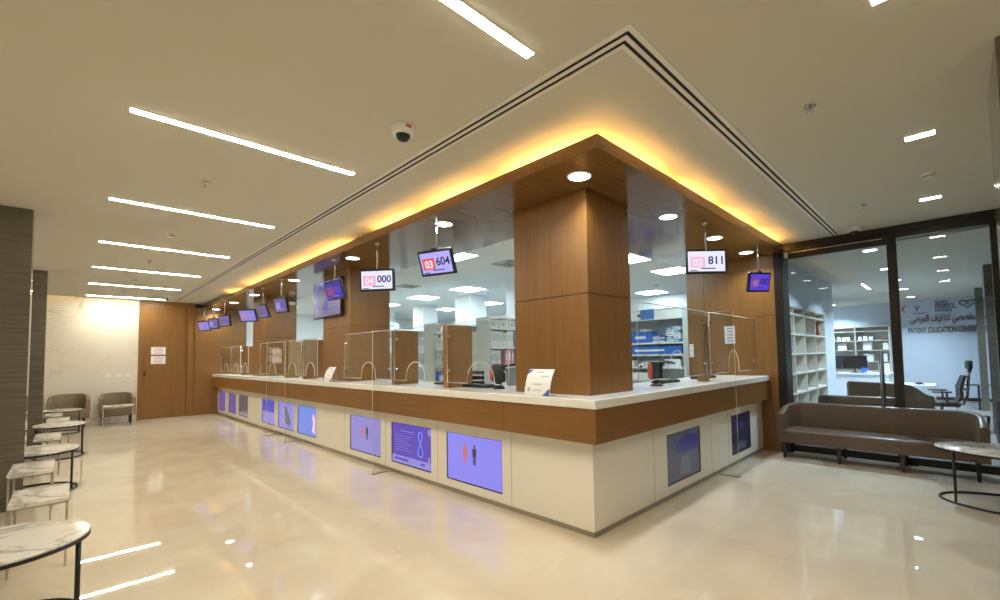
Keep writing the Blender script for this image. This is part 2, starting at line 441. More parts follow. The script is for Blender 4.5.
# glazed partition on the right
b = BM()
box(b, XG - .06, -2.78, 3.03, XG + .06, -.24, H)
box(b, XG - .05, -1.66, 2.965, XG + .05, -.24, 3.03); box(b, XG - .05, -2.78, 2.965, XG + .05, -1.66, 3.03)
box(b, XG - .09, -1.57, 2.885, XG - .03, -.30, 2.965)
win = struct('window_1', b, M_FRAME)
b = BM(); box(b, 4.37, -.355, 0, 4.70, -.24, 3.03); obj('frame_post', b, M_FRAME, win)
b = BM(); box(b, XG - .05, -1.665, 0, XG + .05, -1.565, 2.97); obj('mullion', b, M_FRAME, win)
b = BM(); box(b, XG - .05, -2.78, 0, XG + .05, -2.53, 2.97); obj('frame_post', b, M_FRAME, win)
b = BM(); box(b, XG - .04, -2.54, 0, XG + .04, -1.66, .09); box(b, XG - .04, -1.57, 0, XG + .04, -.35, .09); obj('bottom_rail', b, M_FRAME, win)
b = BM(); box(b, XG - .006, -1.57, .09, XG + .006, -.35, 2.90); obj('glass_pane', b, M_GLASS, win)
b = BM(); box(b, XG - .006, -2.54, .09, XG + .006, -1.66, 2.97); obj('glass_pane', b, M_GLASS, win)
b = BM(); box(b, XG - .095, -1.53, 2.968, XG - .07, -.42, 2.978); obj('track_rail', b, M_STEEL, win)
b = BM(); box(b, XG - .13, -.40, 2.90, XG - .05, -.33, 2.98, bev=.01); obj('track_end_cap', b, M_WHITE, win)
b = BM(); tube(b, [(XG - .05, -1.445, .30), (XG - .05, -1.445, 1.45)], .026, 14); tube(b, [(XG, -1.445, .45), (XG - .05, -1.445, .45)], .012); tube(b, [(XG, -1.445, 1.3), (XG - .05, -1.445, 1.3)], .012)
obj('door_pull', b, plain('dark_steel', (.20, .22, .22), .3, metal=.9), win)
# ------------------------------------------------------------------ ceiling fittings
def strip_light(i, label):
    y = 1.613 + 2.2225 * i + (.04 if i < 0 else 0)
    t = thing('strip_light', label, 'ceiling light', (-2.005, y, H), 0, 'linear strip lights in the lobby ceiling')
    part('diffuser', L_STRIP, t, (-.735, -.027, -.006, .735, .027, .0))
    b = BM()
    for a in ((-.742, -.034, -.004, .742, -.027, 0), (-.742, .027, -.004, .742, .034, 0), (-.742, -.027, -.004, -.735, .027, 0), (.735, -.027, -.004, .742, .027, 0)): box(b, *a)
    obj('trim', b, M_WHITE, t)
nth = ['nearest the camera dome', 'second', 'third', 'fourth', 'fifth', 'farthest, beside the marble wall']
labs = {-1: 'broad white strip light cut by the top edge of the photo, before the canopy corner'}
for i, w in enumerate(('longest looking white strip light, right before the white dome camera', 'second whole strip light counted from the dome camera toward the door', 'third whole strip light counted from the dome camera toward the door', 'fourth strip light from the dome camera, two before the last', 'last strip light but one before the marble wall', 'last strip light in the row, closest to the marble wall')): labs[i] = w
for i in range(-1, 6): strip_light(i, labs[i])
for y in (-2.83, -5.05):
    ld = None
t = thing('strip_light', 'unseen strip light added for fill behind the viewer', 'ceiling light', (-1.9965, 1.613 - 2.2225 * 2, H)); part('diffuser', L_STRIP, t, (-.7425, -.033, -.006, .7425, .033, 0))  # unseen lamp, added to fill the lobby with light from behind the camera
for x, l in ((-.40, 'small bright rectangular ceiling light cut off at the top edge'), (1.52, 'small bright rectangular ceiling light before the glass partition, the nearer one'), (-2.36, 'rectangular light behind the viewer'), (3.48, 'small bright rectangular ceiling light closest to the glass partition header')):
    t = thing('rectangular_light', l, 'ceiling light', (x, -2.05, H), 0, 'rectangular lights in the lobby ceiling')
    part('diffuser', L_SQ, t, (-.036, -.085, -.006, .036, .085, 0))
    b = BM()
    for a in ((-.042, -.091, -.004, -.036, .091, 0), (.036, -.091, -.004, .042, .091, 0), (-.036, -.091, -.004, .036, -.085, 0), (-.036, .085, -.004, .036, .091, 0)): box(b, *a)
    obj('trim', b, M_WHITE, t)

# linear slot diffuser, an L around the canopy
t = thing('slot_diffuser', 'long double slot air diffuser in the ceiling around the canopy', 'air diffuser', (0, 0, H))
ye, xe = 13.0, 4.52
b = BM()
for o0, o1 in ((-1.085, -1.052), (-1.030, -1.004), (-.982, -.957)):
    box(b, o0, o0, -.005, o1, ye, 0); box(b, o1, o0, -.005, xe, o1, 0)
obj('slot_frame', b, plain('slot_frame_white', (.80, .79, .72), .5), t)
for o0, o1 in ((-1.055, -1.029), (-1.005, -.979)):
    b = BM(); box(b, o0, o0, -.002, o1, ye, 0); box(b, o1, o0, -.002, xe, o1, 0); obj('slot', b, M_GROOVE, t)

def downlight(x, y, z, label, group, r=.09, watts=10, mat=None, col=(.88, .94, 1.0)):
    t = thing('downlight', label, 'ceiling light', (x, y, z), 0, group)
    b = BM(); lathe(b, [(r, -.003), (r, -.007), (r + .014, -.004), (r + .014, 0), (r, 0)]); obj('trim_ring', b, M_WHITE, t, smooth=True)
    b = BM(); lathe(b, [(r, 0), (r, -.005), (0, -.005)]); obj('lens', b, mat or L_DOWN, t)
    if watts:
        ld = bpy.data.lights.new('downlight_lamp', 'AREA'); ld.shape = 'DISK'; ld.size = 2 * r; ld.energy = watts; ld.color = col; ld.spread = math.radians(130)
        o = bpy.data.objects.new('downlight_lamp', ld); C.objects.link(o); o.location = (x, y, z - .012)
    return t
GD = 'downlights in the wooden canopy'
downlight(-.07, .02, SZ0, 'round downlight in the canopy at the corner column', GD)
for y, l in ((1.882, 'round downlight in the canopy above the screen reading 03 604'), (4.174, 'round downlight in the canopy above the column with the wall television'), (6.645, 'round downlight in the canopy by the middle wooden column of the long counter'),
             (9.167, 'round downlight in the canopy before the farthest wooden column'), (10.976, 'round downlight in the canopy behind the farthest wooden column'), (13.0, 'round downlight in the canopy at the far end wall')):
    downlight(-.12, min(y, 12.95), SZ0, l, GD)
downlight(.38, 10.84, SZ0, 'round downlight set deeper in the canopy at the farthest column', GD)
for x, l in ((1.5, 'round downlight in the canopy just right of the corner column'), (2.78, 'round downlight in the canopy beside the screen reading 02 811'), (3.98, 'round downlight in the canopy near the small violet screen at the pier')):
    downlight(x, .015, SZ0, l, GD)

def dome_camera(x, y, label, r=.078):
    t = thing('dome_camera', label, 'camera', (x, y, H))
    b = BM(); lathe(b, [(r * 1.02, 0), (r * 1.02, -.022), (r * .94, -.056), (r * .6, -.063), (0, -.063)]); obj('housing', b, M_WHITE, t, smooth=True)
    b = BM(); lathe(b, [(r * .66, -.055), (r * .62, -.075), (r * .45, -.095), (r * .2, -.104), (0, -.105)]); obj('dome', b, M_PLAS, t, smooth=True)
    b = BM(); box(b, -.02, -r * 1.05, -.03, .02, -r * .98, -.015); obj('emblem', b, M_INKR, t)
dome_camera(-1.371, .59, 'white dome camera with dark lens on the ceiling by the slot diffuser')
dome_camera(4.225, -1.27, 'white dome camera by the glass partition header', .075)
dome_camera(-1.344, 11.84, 'small dark dome camera at the end of the last strip light', .055)
def sprinkler(x, y, label, z=H):
    t = thing('sprinkler', label, 'sprinkler', (x, y, z), 0, 'ceiling sprinklers')
    b = BM(); lathe(b, [(.036, 0), (.034, -.008), (.012, -.012), (0, -.012)]); obj('escutcheon', b, M_STEEL, t)
    b = BM(); tube(b, [(0, 0, -.01), (0, 0, -.04)], .008); lathe(b, [(.02, -.04), (.02, -.044), (0, -.044)], n=14); obj('head', b, M_STEEL, t)
sprinkler(-2.149, 2.707, 'small metal sprinkler between the first two whole strip lights')
sprinkler(-2.12, 7.16, 'small metal sprinkler between third and fourth strip lights'); sprinkler(-2.127, 11.6, 'small metal sprinkler before the last strip light')
sprinkler(.429, -1.544, 'metal sprinkler beyond the slot diffuser corner'); sprinkler(3.21, -1.491, 'metal sprinkler near the glass partition header')
def smoke(x, y, label, z=H):
    t = thing('smoke_detector', label, 'smoke detector', (x, y, z))
    b = BM(); lathe(b, [(.052, 0), (.05, -.014), (.042, -.016), (.04, -.034), (.028, -.042), (0, -.043)]); obj('housing', b, M_WHITE, t, smooth=True)
    b = BM(); lathe(b, [(.041, -.02), (.0415, -.024), (.041, -.028)]); obj('vent_ring', b, M_GROOVE, t)
smoke(-2.114, 5.014, 'white smoke detector between the second and third strip lights'); smoke(-2.122, 9.42, 'white smoke detector between fourth and fifth strip lights')
smoke(2.573, -2.062, 'white smoke detector between the two small rectangular lights')

# ------------------------------------------------------------------ reception counter
CT = thing('reception_counter', 'long L-shaped reception counter, white with wooden band', 'reception counter')
YE = YB - .06
b = BM()
prism(b, [(-.138, -.138), (4.36, -.138), (4.36, .72), (.72, .72), (.72, YE), (-.138, YE)], 'z', 1.057, 1.128)
o = obj('countertop', b, M_QUARTZ, CT)
md = o.modifiers.new('bevel', 'BEVEL'); md.width = .006; md.segments = 2; md.limit_method = 'ANGLE'
ys = [-.12] + [.938 + 1.24 * k for k in range(0, 10)] + [YE]
for a, c in zip(ys, ys[1:]):
    b = BM(); box(b, -.12, a + (.0025 if a > 0 else 0), .78, -.095, c - .0025, 1.057); obj('wood_band', b, W_Y, CT)
xs = [-.095, 1.3, 2.55, 4.36]
for a, c in zip(xs, xs[1:]):
    b = BM(); box(b, a + (.0025 if a > 0 else 0), -.12, .78, c - .0025, -.095, 1.057); obj('wood_band', b, W_X, CT)
b = BM(); box(b, -.095, -.095, .79, .6, YE, 1.057); box(b, .6, -.095, .79, 4.36, .6, 1.057); obj('counter_core', b, M_GROOVE, CT)
# lower white front, with openings for the built-in screens
ZS0, ZS1 = .128, .65
ow = [(1.10, 2.03), (2.34, 3.27), (3.56, 4.52), (5.86, 6.76), (6.95, 7.88), (8.10, 8.97), (10.08, 10.90), (11.18, 11.92), (12.29, 13.04)]
os_ = [(1.27, 2.085), (3.065, 3.81)]
b = BM()
edges = [0] + [v for p in ow for v in p] + [YE]
for k in range(0, len(edges), 2): box(b, 0, edges[k], .045, .05, edges[k + 1], .79)
for a, c in ow: box(b, 0, a, .045, .05, c, ZS0); box(b, 0, a, ZS1, .05, c, .79)
edges = [.05] + [v for p in os_ for v in p] + [4.36]
for k in range(0, len(edges), 2): box(b, edges[k], 0, .045, edges[k + 1], .05, .79)
for a, c in os_: box(b, a, 0, .045, c, .05, ZS0); box(b, a, 0, ZS1, c, .05, .79)
box(b, .11, .11, .045, .6, YE, .79); box(b, .6, .11, .045, 4.36, .6, .79)
obj('front_panel', b, M_PANEL, CT)
M_JNT = plain('joint_shadow_gap', (.30, .27, .21), .7)
for y in (.968, 2.204, 3.426, 4.70, 5.80, 6.91, 9.5): part('panel_joint', M_JNT, CT, (-.0012, y - .002, .045, .001, y + .002, .79))
for x in (1.0, 2.4, 2.95): part('panel_joint', M_JNT, CT, (x - .002, -.0012, .045, x + .002, .001, .79))
b = BM(); box(b, .003, .003, 0, .12, YE, .045); box(b, .12, .003, 0, 4.36, .12, .045); obj('plinth', b, M_PLINTH, CT)

# built-in screens; local X = right as seen, -Y = toward the viewer
def flat(bm, x0, z0, x1, z1, d=.0): box(bm, x0, -.0012 - d, z0, x1, -.0002 - d, z1)
def poly(bm, pts, d=0): prism(bm, pts, 'y', -.0016 - d, -.0002 - d)
def figure(w, m, x, z, s, skirt):
    b = BM()
    poly(b, [(x + .022 * s * math.cos(2 * PI * k / 14), z + .155 * s + .022 * s * math.sin(2 * PI * k / 14)) for k in range(14)])
    if skirt:
        P = [(-.03, .125), (.03, .125), (.045, .03), (.032, .03), (.05, -.03), (.018, -.03), (.018, -.12), (.003, -.12), (.003, -.03), (-.003, -.03), (-.003, -.12), (-.018, -.12), (-.018, -.03), (-.05, -.03), (-.032, .03), (-.045, .03)]
    else:
        P = [(-.035, .125), (.035, .125), (.045, .11), (.045, 0), (.028, 0), (.028, -.12), (.004, -.12), (.004, -.01), (-.004, -.01), (-.004, -.12), (-.028, -.12), (-.028, 0), (-.045, 0), (-.045, .11)]
    poly(b, [(x + px * s, z + pz * s) for px, pz in P])
    obj('person_pictogram', b, m, w)
def display(loc, rz, w, base, label, fn=None):
    t = thing('base_screen', label, 'screen', loc, rz, 'screens set into the counter base')
    h = ZS1 - ZS0
    b = BM()
    for a in ((-w / 2, -.0, 0, -w / 2 + .008, .03, h), (w / 2 - .008, 0, 0, w / 2, .03, h), (-w / 2, 0, 0, w / 2, .03, .012), (-w / 2, 0, h - .006, w / 2, .03, h)): box(b, *a)
    obj('bezel', b, M_PLAS, t)
    p = part('screen_panel', base, t, (-w / 2 + .008, .006, .012, w / 2 - .008, .03, h - .006))
    p2 = bpy.data.objects.new
    if fn: fn(p, w, h)
    return t
def shift(o, dy=.006): o.location.y += dy
class Scr:
    pass
def content(*items):
    def f(p, w, h):
        for nm, m, fn in items:
            if fn is None: continue
            b = BM(); fn(b, w, h); o = obj(nm, b, m, p); o.location.y = .006
    return f
def figs(s, sx, m1, m2, zc=.30):
    def f(p, w, h):
        n0 = len(p.children)
        figure(p, m1, sx - .115 * s, zc, s, True); figure(p, m2, sx + .115 * s, zc, s, False)
        for o in p.children: o.location.y = .006
    return f
def ribbon(p, w, h):
    b = BM(); pts = []
    for k in range(40):
        a = 2 * PI * k / 40
        pts.append((.22 * w + .055 * math.sin(2 * a) * (1.0 if math.sin(a) > -.2 else .8), -.001, .31 + .16 * math.sin(a) * (1 if True else 0)))
    pts = [(.24 * w + .06 * math.sin(a) * (1 if a < PI else 1), -.001, .0) for a in ()] or pts
    P = []
    for k in range(61):
        s = k / 60; a = PI * (1.12 * s - .06) ; P.append((.24 * w + .05 * math.cos(PI * (s * 1.6 - .3)) * 1.0 + (.0), -.001, .15 + .30 * math.sin(PI * s)))
    loop = [(.24 * w + .055 * math.sin(4 * PI * k / 60) * (1 - .25 * (k > 15) * (k < 45)), -.001, .30 - .15 * math.cos(2 * PI * k / 60)) for k in range(60)]
    tube(b, loop, .006, 6, closed=True)
    o = obj('ribbon_outline', b, S_CY, p); o.location.y = .006
    b = BM()
    flat(b, -.26 * w, .42, .08 * w, .428)
    for k in range(7): flat(b, -.40 * w, .36 - .03 * k, (.02 - .05 * (k % 3)) * w, .364 - .03 * k)
    o = obj('text_lines', b, S_PUR2, p); o.location.y = .006
    b = BM(); flat(b, -.492 * w, .014, .492 * w, .105); o = obj('caption_band', b, S_PUR2, p); o.location.y = .006
    b = BM(); flat(b, -.42 * w, .05, -.05 * w, .08, .001); flat(b, .24 * w, .05, .34 * w, .075, .001); o = obj('caption_text', b, S_PUR, p); o.location.y = .006
    b = BM(); poly(b, [(.45 * w + .04 * math.cos(2 * PI * k / 16), .46 + .04 * math.sin(2 * PI * k / 16)) for k in range(16) if .45 * w + .04 * math.cos(2 * PI * k / 16) < .49 * w])
    o = obj('badge', b, S_LAV2, p); o.location.y = .006
    b = BM(); poly(b, [(.46 * w + .05 * math.cos(PI / 2 + PI * k / 10) * .8, .13 + .05 * math.sin(PI / 2 + PI * k / 10)) for k in range(11)])
    o = obj('badge', b, S_LAV2, p); o.location.y = .006
R90 = -PI / 2
def long_disp(i, base, label, fn=None):
    a, c = ow[i]; return display((.004, (a + c) / 2, ZS0), R90, c - a, base, label, fn)
long_disp(0, S_LAV, 'lavender counter screen with orange and grey person pictograms nearest the counter corner', figs(.70, -.06, S_ORG, S_DK))
long_disp(1, S_PUR, 'deep purple counter screen showing a pale blue ribbon outline and text', ribbon)
long_disp(2, S_LAV2, 'pale lavender counter screen with two tiny person pictograms', figs(.66, -.02, S_ORG, S_DK, .28))
def s4(b, w, h): poly(b, [(.26 * w, .10), (.42 * w, .06), (.44 * w, .30), (.36 * w, .42), (.28 * w, .34), (.33 * w, .24)])
long_disp(3, S_SKY, 'sky blue counter screen with a pinkish shape at one side', content(('pinkish_shape', S_PPNK, s4), ('caption_lines', S_PUR2, lambda b, w, h: [flat(b, -.4 * w, .06 + .03 * k, .0, .066 + .03 * k) for k in range(3)])))
def s5(b, w, h): poly(b, [(-.12 * w, .44), (.0, .46), (.30 * w, .14), (.18 * w, .08), (-.02 * w, .12)])
long_disp(4, S_PUR2, 'lavender counter screen with a grey-green slanted shape', content(('slanted_shape', emit('screen_olive', (.16, .17, .15), .7), s5), ('pale_band', S_LAV2, lambda b, w, h: flat(b, -.49 * w, .014, .49 * w, .08))))
long_disp(5, S_LAV2, 'lavender counter screen with a blue upper half', content(('blue_band', emit('screen_royal', (.09, .09, .62), .8), lambda b, w, h: flat(b, -.49 * w, .26, .49 * w, .51))))
long_disp(6, S_GRY, 'dim grey counter screen, first of the three farthest from the corner', content(('pale_band', emit('screen_dim_white', (.30, .29, .33), .7), lambda b, w, h: flat(b, -.49 * w, .014, .49 * w, .10))))
long_disp(7, S_DULL, 'dull purple counter screen, middle of the three at the far end')
long_disp(8, emit('screen_dull_violet', (.18, .11, .42), .75), 'dull purple counter screen at the very end by the wood wall')
def short_disp(i, base, label, fn=None):
    a, c = os_[i]; return display(((a + c) / 2, .004, ZS0), 0, c - a, base, label, fn)
short_disp(0, S_DGRY, 'dark grey counter screen with dim blue patch on the short side', content(('blue_patch', S_MBLUE, lambda b, w, h: poly(b, [(-.22 * w, .30), (.05 * w, .27), (.42 * w, .29), (.45 * w, .44), (.1 * w, .47), (-.2 * w, .40)])), ('pale_shape', emit('screen_slate', (.075, .088, .115), .8), lambda b, w, h: poly(b, [(-.14 * w, .06), (.2 * w, .04), (.12 * w, .26), (-.1 * w, .24)]))))
short_disp(1, S_NAVY, 'almost black navy counter screen on the short side beside the pier', content(('blue_glow', S_MBLUE, lambda b, w, h: poly(b, [(-.05 * w, .32), (.1 * w, .30), (.12 * w, .40), (-.02 * w, .41)])), ('pale_foot', S_DGRY, lambda b, w, h: poly(b, [(-.3 * w, .05), (.2 * w, .04), (.3 * w, .12), (-.1 * w, .16)]))))

# wooden fins between the service windows, standing on the countertop
ZT = 1.128
def divider(x0, y0, x1, y1, z1, label):
    t = thing('counter_divider', label, 'divider', ((x0 + x1) / 2, (y0 + y1) / 2, ZT), 0, 'wooden dividers on the counter')
    a, c = (x1 - x0) / 2, (y1 - y0) / 2
    part('board', W_DIV, t, (-a, -c, 0, a, c, z1 - ZT), bev=.003)
    return t
for y, l in ((2.15, 'wooden divider on the counter nearest the corner column'), (3.36, 'wooden divider on the counter before the column with the television'), (6.72, 'wooden divider just past the column with the television'),
             (7.74, 'wooden divider halfway between the two far wooden columns'), (11.05, 'wooden divider past the farthest wooden column'), (12.05, 'wooden divider last before the end wall')):
    divider(.08, y - .05, .44, y + .05, 1.865, l)
divider(2.53, .08, 2.62, .20, 1.95, 'wooden divider on the short counter beside the pier')
# glass screens with arched speak-through openings
def glass_screen(loc, rz, w, z0, z1, ac, az, label, gap=.22, bolts=True):
    t = thing('glass_screen', label, 'glass screen', loc, rz, 'arched glass screens on the counter')
    P = [(-w / 2, z1), (-w / 2, z0)]
    P += [(ac - gap - .03, z0)]
    for k in range(0, 17):
        a = PI - PI * k / 16; P.append((ac + gap * math.cos(a) * (1 if True else 1), z0 + (az - z0) * math.sin(a) ** .8 if math.sin(a) > 0 else z0))
    P += [(ac + gap + .03, z0), (w / 2, z0), (w / 2, z1)]
    b = BM(); prism(b, P, 'y', -.005, .005, 0, 1)
    p = obj('pane', b, [M_ACR, M_ACRE], t)
    b = BM(); tube(b, [(x, 0, z) for x, z in P], .0055, 6, True); obj('edge_glint', b, M_EDGE, t)  # pale tube added to paint the bright line round the pane
    if bolts:
        b = BM()
        for s in (-1, 1):
            for z in (z0 + .14, z1 - .14):
                lathe(b, [(.016, -.012), (.016, .012)], (0, 0, 0), 12)
                for v in b.verts[-24:]:
                    x, y, zz = v.co; v.co = (s * (w / 2 - .045) + x, zz, z + y)
        obj('standoff_bolt', b, M_STEEL, t)
    return t
YG = .066
gl = [(1.06, 2.095, 1.50, 'nearest the corner column on the long counter'), (2.205, 3.305, 2.78, 'between the two nearest wooden dividers'), (3.415, 4.885, 4.06, 'beside the column with the television, lobby corner side'),
      (5.985, 6.665, 6.32, 'just behind the column with the television'), (6.775, 7.685, 7.28, 'second past the column with the television'), (7.795, 9.395, 8.5, 'before the farthest wooden column'),
      (10.375, 10.995, 10.68, 'just behind the farthest wooden column'), (11.105, 11.995, 11.55, 'last but one before the end wall'), (12.105, 13.15, 12.6, 'last one at the end wall')]
for y0, y1, ya, l in gl:
    w = y1 - y0; c = (y0 + y1) / 2
    glass_screen((.10 if False else YG, c, 0), R90, w, 1.195, 1.875, -(ya - c), 1.435, 'clear glass screen with arched opening ' + l, gap=min(.225, w * .30))
glass_screen((1.69, .066, 0), 0, 1.65, 1.22, 2.0, .02, 1.52, 'clear glass screen with arched opening right of the corner column', gap=.2)
glass_screen((3.495, .066, 0), 0, 1.73, 1.22, 2.0, -.06, 1.52, 'clear glass screen with arched opening against the wooden pier', gap=.2)
# free-standing acrylic fins between the stations, on steel feet
def acrylic(loc, rz, top, label):
    """local: fin in the YZ plane, -Y toward the visitor"""
    t = thing('acrylic_separator', label, 'acrylic screen', loc, rz, 'acrylic separators standing before the counter')
    P = [(-.25, .0), (-.145, .0), (-.145, 1.135), (.07, 1.135), (.07, top), (-.25, top)]
    b = BM(); prism(b, P, 'x', -.004, .004, 0, 1); obj('sheet', b, [M_ACR, M_ACR], t); b = BM(); tube(b, [(0, -.25, .0), (0, -.25, top), (0, .07, top)], .003, 6); obj('edge_glint', b, M_EDGE, t)  # the tube paints the bright line on the fin's outer edge
    b = BM(); box(b, -.012, -.26, 0, .012, -.02, .012, bev=.003); obj('foot', b, M_PLINTH, t)
acrylic((0, 3.30, 0), R90, 1.85, 'clear acrylic separator standing by the second wooden divider')
acrylic((0, 6.66, 0), R90, 1.85, 'clear acrylic separator standing past the television column')
acrylic((0, 7.74, 0), R90, 1.85, 'clear acrylic separator standing before the farthest column')
acrylic((2.57, 0, 0), 0, 1.99, 'clear acrylic separator standing on the short side')

# ------------------------------------------------------------------ hanging number displays
TVS = [
 ('604', (-.175, 1.948, 2.54, 3.435, .341, -.005), S_LIT, S_RED, '03', '604', 'hanging number display reading 03 604'),
 ('000', (-.256, 3.162, 2.496, 3.792, .049, -.001), S_WHITE, S_PNK, '04', '000', 'hanging number display reading 04 000'),
 ('811', (2.04, -.164, 2.529, 3.875, -.01, -.008), S_WHITE, S_PPNK, '02', '811', 'hanging number display reading 02 811'),
 ('01', (3.948, -.159, 2.498, 4.384, .201, .056), S_DEEP, S_DPNK, '01', '000', 'hanging violet number display by the wooden pier reading 01'),
 ('05', (-.265, 4.465, 2.512, 3.274, .295, .002), emit('screen_indigo', (.055, .03, .42), .9), S_DPNK, None, None, 'hanging tilted indigo display before the wall television'),
 ('a', (-.32, 6.696, 2.49, 3.263, .214, -.023), S_DULL, S_LAV2, None, None, 'hanging dull lilac display before the farthest wooden column'),
 ('b', (-.265, 8.017, 2.492, 3.268, .355, -.005), S_DULL, S_GRY, None, None, 'hanging strongly tilted dull display right of the widest far display'),
 ('c', (-.285, 9.018, 2.482, 3.627, .325, -.007), S_LAV2, emit('screen_soft_pink', (.55, .27, .66), .8), None, None, 'hanging bright lavender display with pink square, widest of the far ones'),
 ('d', (-.385, 10.652, 2.472, 3.44, .119, .007), S_DULL, S_GRY, None, None, 'hanging dull display third from the far end wall'),
 ('e', (-.404, 11.711, 2.469, 3.404, .181, -.018), S_DULL, S_LAV2, None, None, 'hanging dull display second from the far end wall'),
 ('f', (-.432, 12.749, 2.469, 3.535, .244, -.006), S_LAV2, emit('screen_soft_pink', (.55, .27, .66), .8), None, None, 'hanging bright display nearest the far end wall'),
]
W_, H_ = .47, .285
for key, (x, y, z, ya, ti, ro), base, sq, n1, n2, lab in TVS:
    x = max(x, -.345) if y > 1 and y < 10 else x
    t = thing('number_display', lab, 'display', (x, y, SZ0), 0, 'number displays hanging from the canopy')
    n = Vector((math.cos(ya) * math.cos(ti), math.sin(ya) * math.cos(ti), -math.sin(ti)))
    r = Vector((-math.sin(ya), math.cos(ya), 0)); u = n.cross(r)
    r2 = math.cos(ro) * r + math.sin(ro) * u; u2 = -math.sin(ro) * r + math.cos(ro) * u
    Rm = Matrix((r2, -n, u2)).transposed().to_4x4()
    b = BM(); tube(b, [(0, 0, 0), (.004, 0, -.12), (0, 0, z - SZ0 + H_ / 2 - .02)], .011); obj('pole', b, M_STEEL, t)
    b = BM(); lathe(b, [(.032, 0), (.03, -.012), (.014, -.02), (0, -.02)]); obj('ceiling_flange', b, M_STEEL, t)
    b = BM(); box(b, -W_ / 2, -.006, -H_ / 2, W_ / 2, .034, H_ / 2, bev=.007); box(b, -.10, .03, -.08, .10, .055, .09, bev=.008); box(b, -.035, .0, H_ / 2 - .01, .035, .045, H_ / 2 + .018, bev=.004)
    hs = obj('housing', b, M_PLAS, t); hs.matrix_local = Matrix.Translation((0, 0, z - SZ0)) @ Rm
    fx, fz = W_ / 2 - .027, H_ / 2 - .027
    b = BM(); box(b, -fx, -.0075, -fz, fx, -.0055, fz); obj('screen', b, base, hs)
    b = BM(); flat(b, -fx + .025, -fz + .045, -.015, fz - .06, .0075); obj('counter_square', b, sq, hs)
    b = BM(); flat(b, -.06, -fz + .028, .10, -fz + .04, .0075); flat(b, -fx + .02, -fz + .004, -fx + .10, -fz + .014, .0075); obj('caption_line', b, S_NUM if n1 else S_PUR2, hs)
    if n1:
        me = text_mesh(n1, .115, bold=.003); o = obj('counter_number', me, S_WHITE if key != '01' else S_LAV2, hs); o.location = ((-fx + .025 - .015) / 2, -.0115, -.012)
        me = text_mesh(n2, .125, bold=.0025); o = obj('queue_number', me, S_NUM, hs); o.location = (.100, -.0095, .012)
    else:
        b = BM(); flat(b, .02, -.03, fx - .03, .05, .0075); obj('number_block', b, S_LAV if base is S_LAV2 else S_PUR, hs)
    for o in hs.children: pass
# wall television on the column
t = thing('wall_television', 'large wall television on the middle wooden column', 'television', (.10, 5.70, 2.545), R90)
part('housing', M_PLAS, t, (-.59, .0, -.325, .59, .055, .325), bev=.006)
p = part('screen', emit('screen_dusk', (.14, .13, .40), .55), t, (-.57, -.002, -.305, .57, .0, .305))
b = BM(); poly(b, [(-.35, .30), (.06, .30), (.06, -.22), (-.44, -.14)], .002); obj('blue_picture', b, emit('screen_azure', (.02, .05, .40), .8), t)
b = BM(); poly(b, [(-.30, -.12), (-.12, -.16), (-.04, .12), (-.14, .26), (-.24, .1)], .0035); obj('dark_picture', b, S_DK, t)
b = BM()
for k in range(6): flat(b, .12, .2 - .07 * k, .50 - .06 * (k % 2), .225 - .07 * k, .002)
obj('text_lines', b, S_DULL, t)
part('bracket', M_STEEL, t, (-.2, .05, -.1, .2, .06, .1))
t = thing('bullet_camera', 'small white camera on the farthest wooden column', 'camera', (.70, 9.40, 2.86))
b = BM(); box(b, -.06, -.16, -.04, .06, -.04, .03, bev=.01); obj('body', b, M_WHITE, t)
b = BM(); tube(b, [(0, -.05, 0), (0, 0, .03)], .012); lathe(b, [(.03, .02), (.03, .04)], (0, -.01, 0), 12); obj('arm', b, M_WHITE, t)

# things on the countertop
def leaflet(loc, rz, label):
    t = thing('leaflet_stand', label, 'leaflet stand', loc, rz, 'leaflet stands on the counter')
    pts = []
    prof = [(-.055 + .0, .002), (-.05, .06), (-.035, .12), (-.012, .18), (.022, .235)]
    b = BM(); pr_ = [(y, z) for y, z in prof] + [(y + .005, z) for y, z in prof[::-1]]
    prism(b, pr_, 'x', -.15, .15); obj('sheet', b, M_PAPER, t, smooth=False)
    b = BM(); prism(b, [(.018, .225), (.028, .225), (.05, .0), (.044, .0)], 'x', -.15, .15); prism(b, [(-.055, 0), (.05, 0), (.05, .004), (-.055, .004)], 'x', -.15, .15); obj('support', b, M_ACR, t)
    def q(bm, x0, z0, x1, z1):
        def yy(z):
            for (ya, za), (yb, zb) in zip(prof, prof[1:]):
                if za <= z <= zb: return ya + (yb - ya) * (z - za) / (zb - za)
            return prof[-1][0]
        n = 4
        for k in range(n):
            za, zb = z0 + (z1 - z0) * k / n, z0 + (z1 - z0) * (k + 1) / n
            v = [bm.verts.new((x0, yy(za) - .001, za)), bm.verts.new((x1, yy(za) - .001, za)), bm.verts.new((x1, yy(zb) - .001, zb)), bm.verts.new((x0, yy(zb) - .001, zb))]
            bm.faces.new(v)
    b = BM()
    for k in range(4): q(b, -.148, .19 + .01 * k, -.148 + .05 * (k + 1) / 4, .20 + .01 * k)
    obj('blue_corner', b, M_INKB, t)
    b = BM()
    for k in range(4): q(b, .148 - .075 * (4 - k) / 4, .005 + .015 * k, .148, .02 + .015 * k)
    obj('blue_corner', b, M_INKB, t)
    b = BM()
    for z, a, c in ((.205, -.04, .05), (.17, .03, .11), (.10, -.05, .04), (.05, -.04, .05)): q(b, a, z, c, z + .008)
    q(b, -.115, .04, -.085, .075)
    obj('printed_text', b, plain('grey_ink', (.45, .45, .47), .6), t)
    return t
leaflet((-.055, .515, ZT), R90, 'curved white leaflet stand with blue corners at the corner column')
leaflet((-.055, 5.10, ZT), R90, 'curved white leaflet stand at the column with the television')
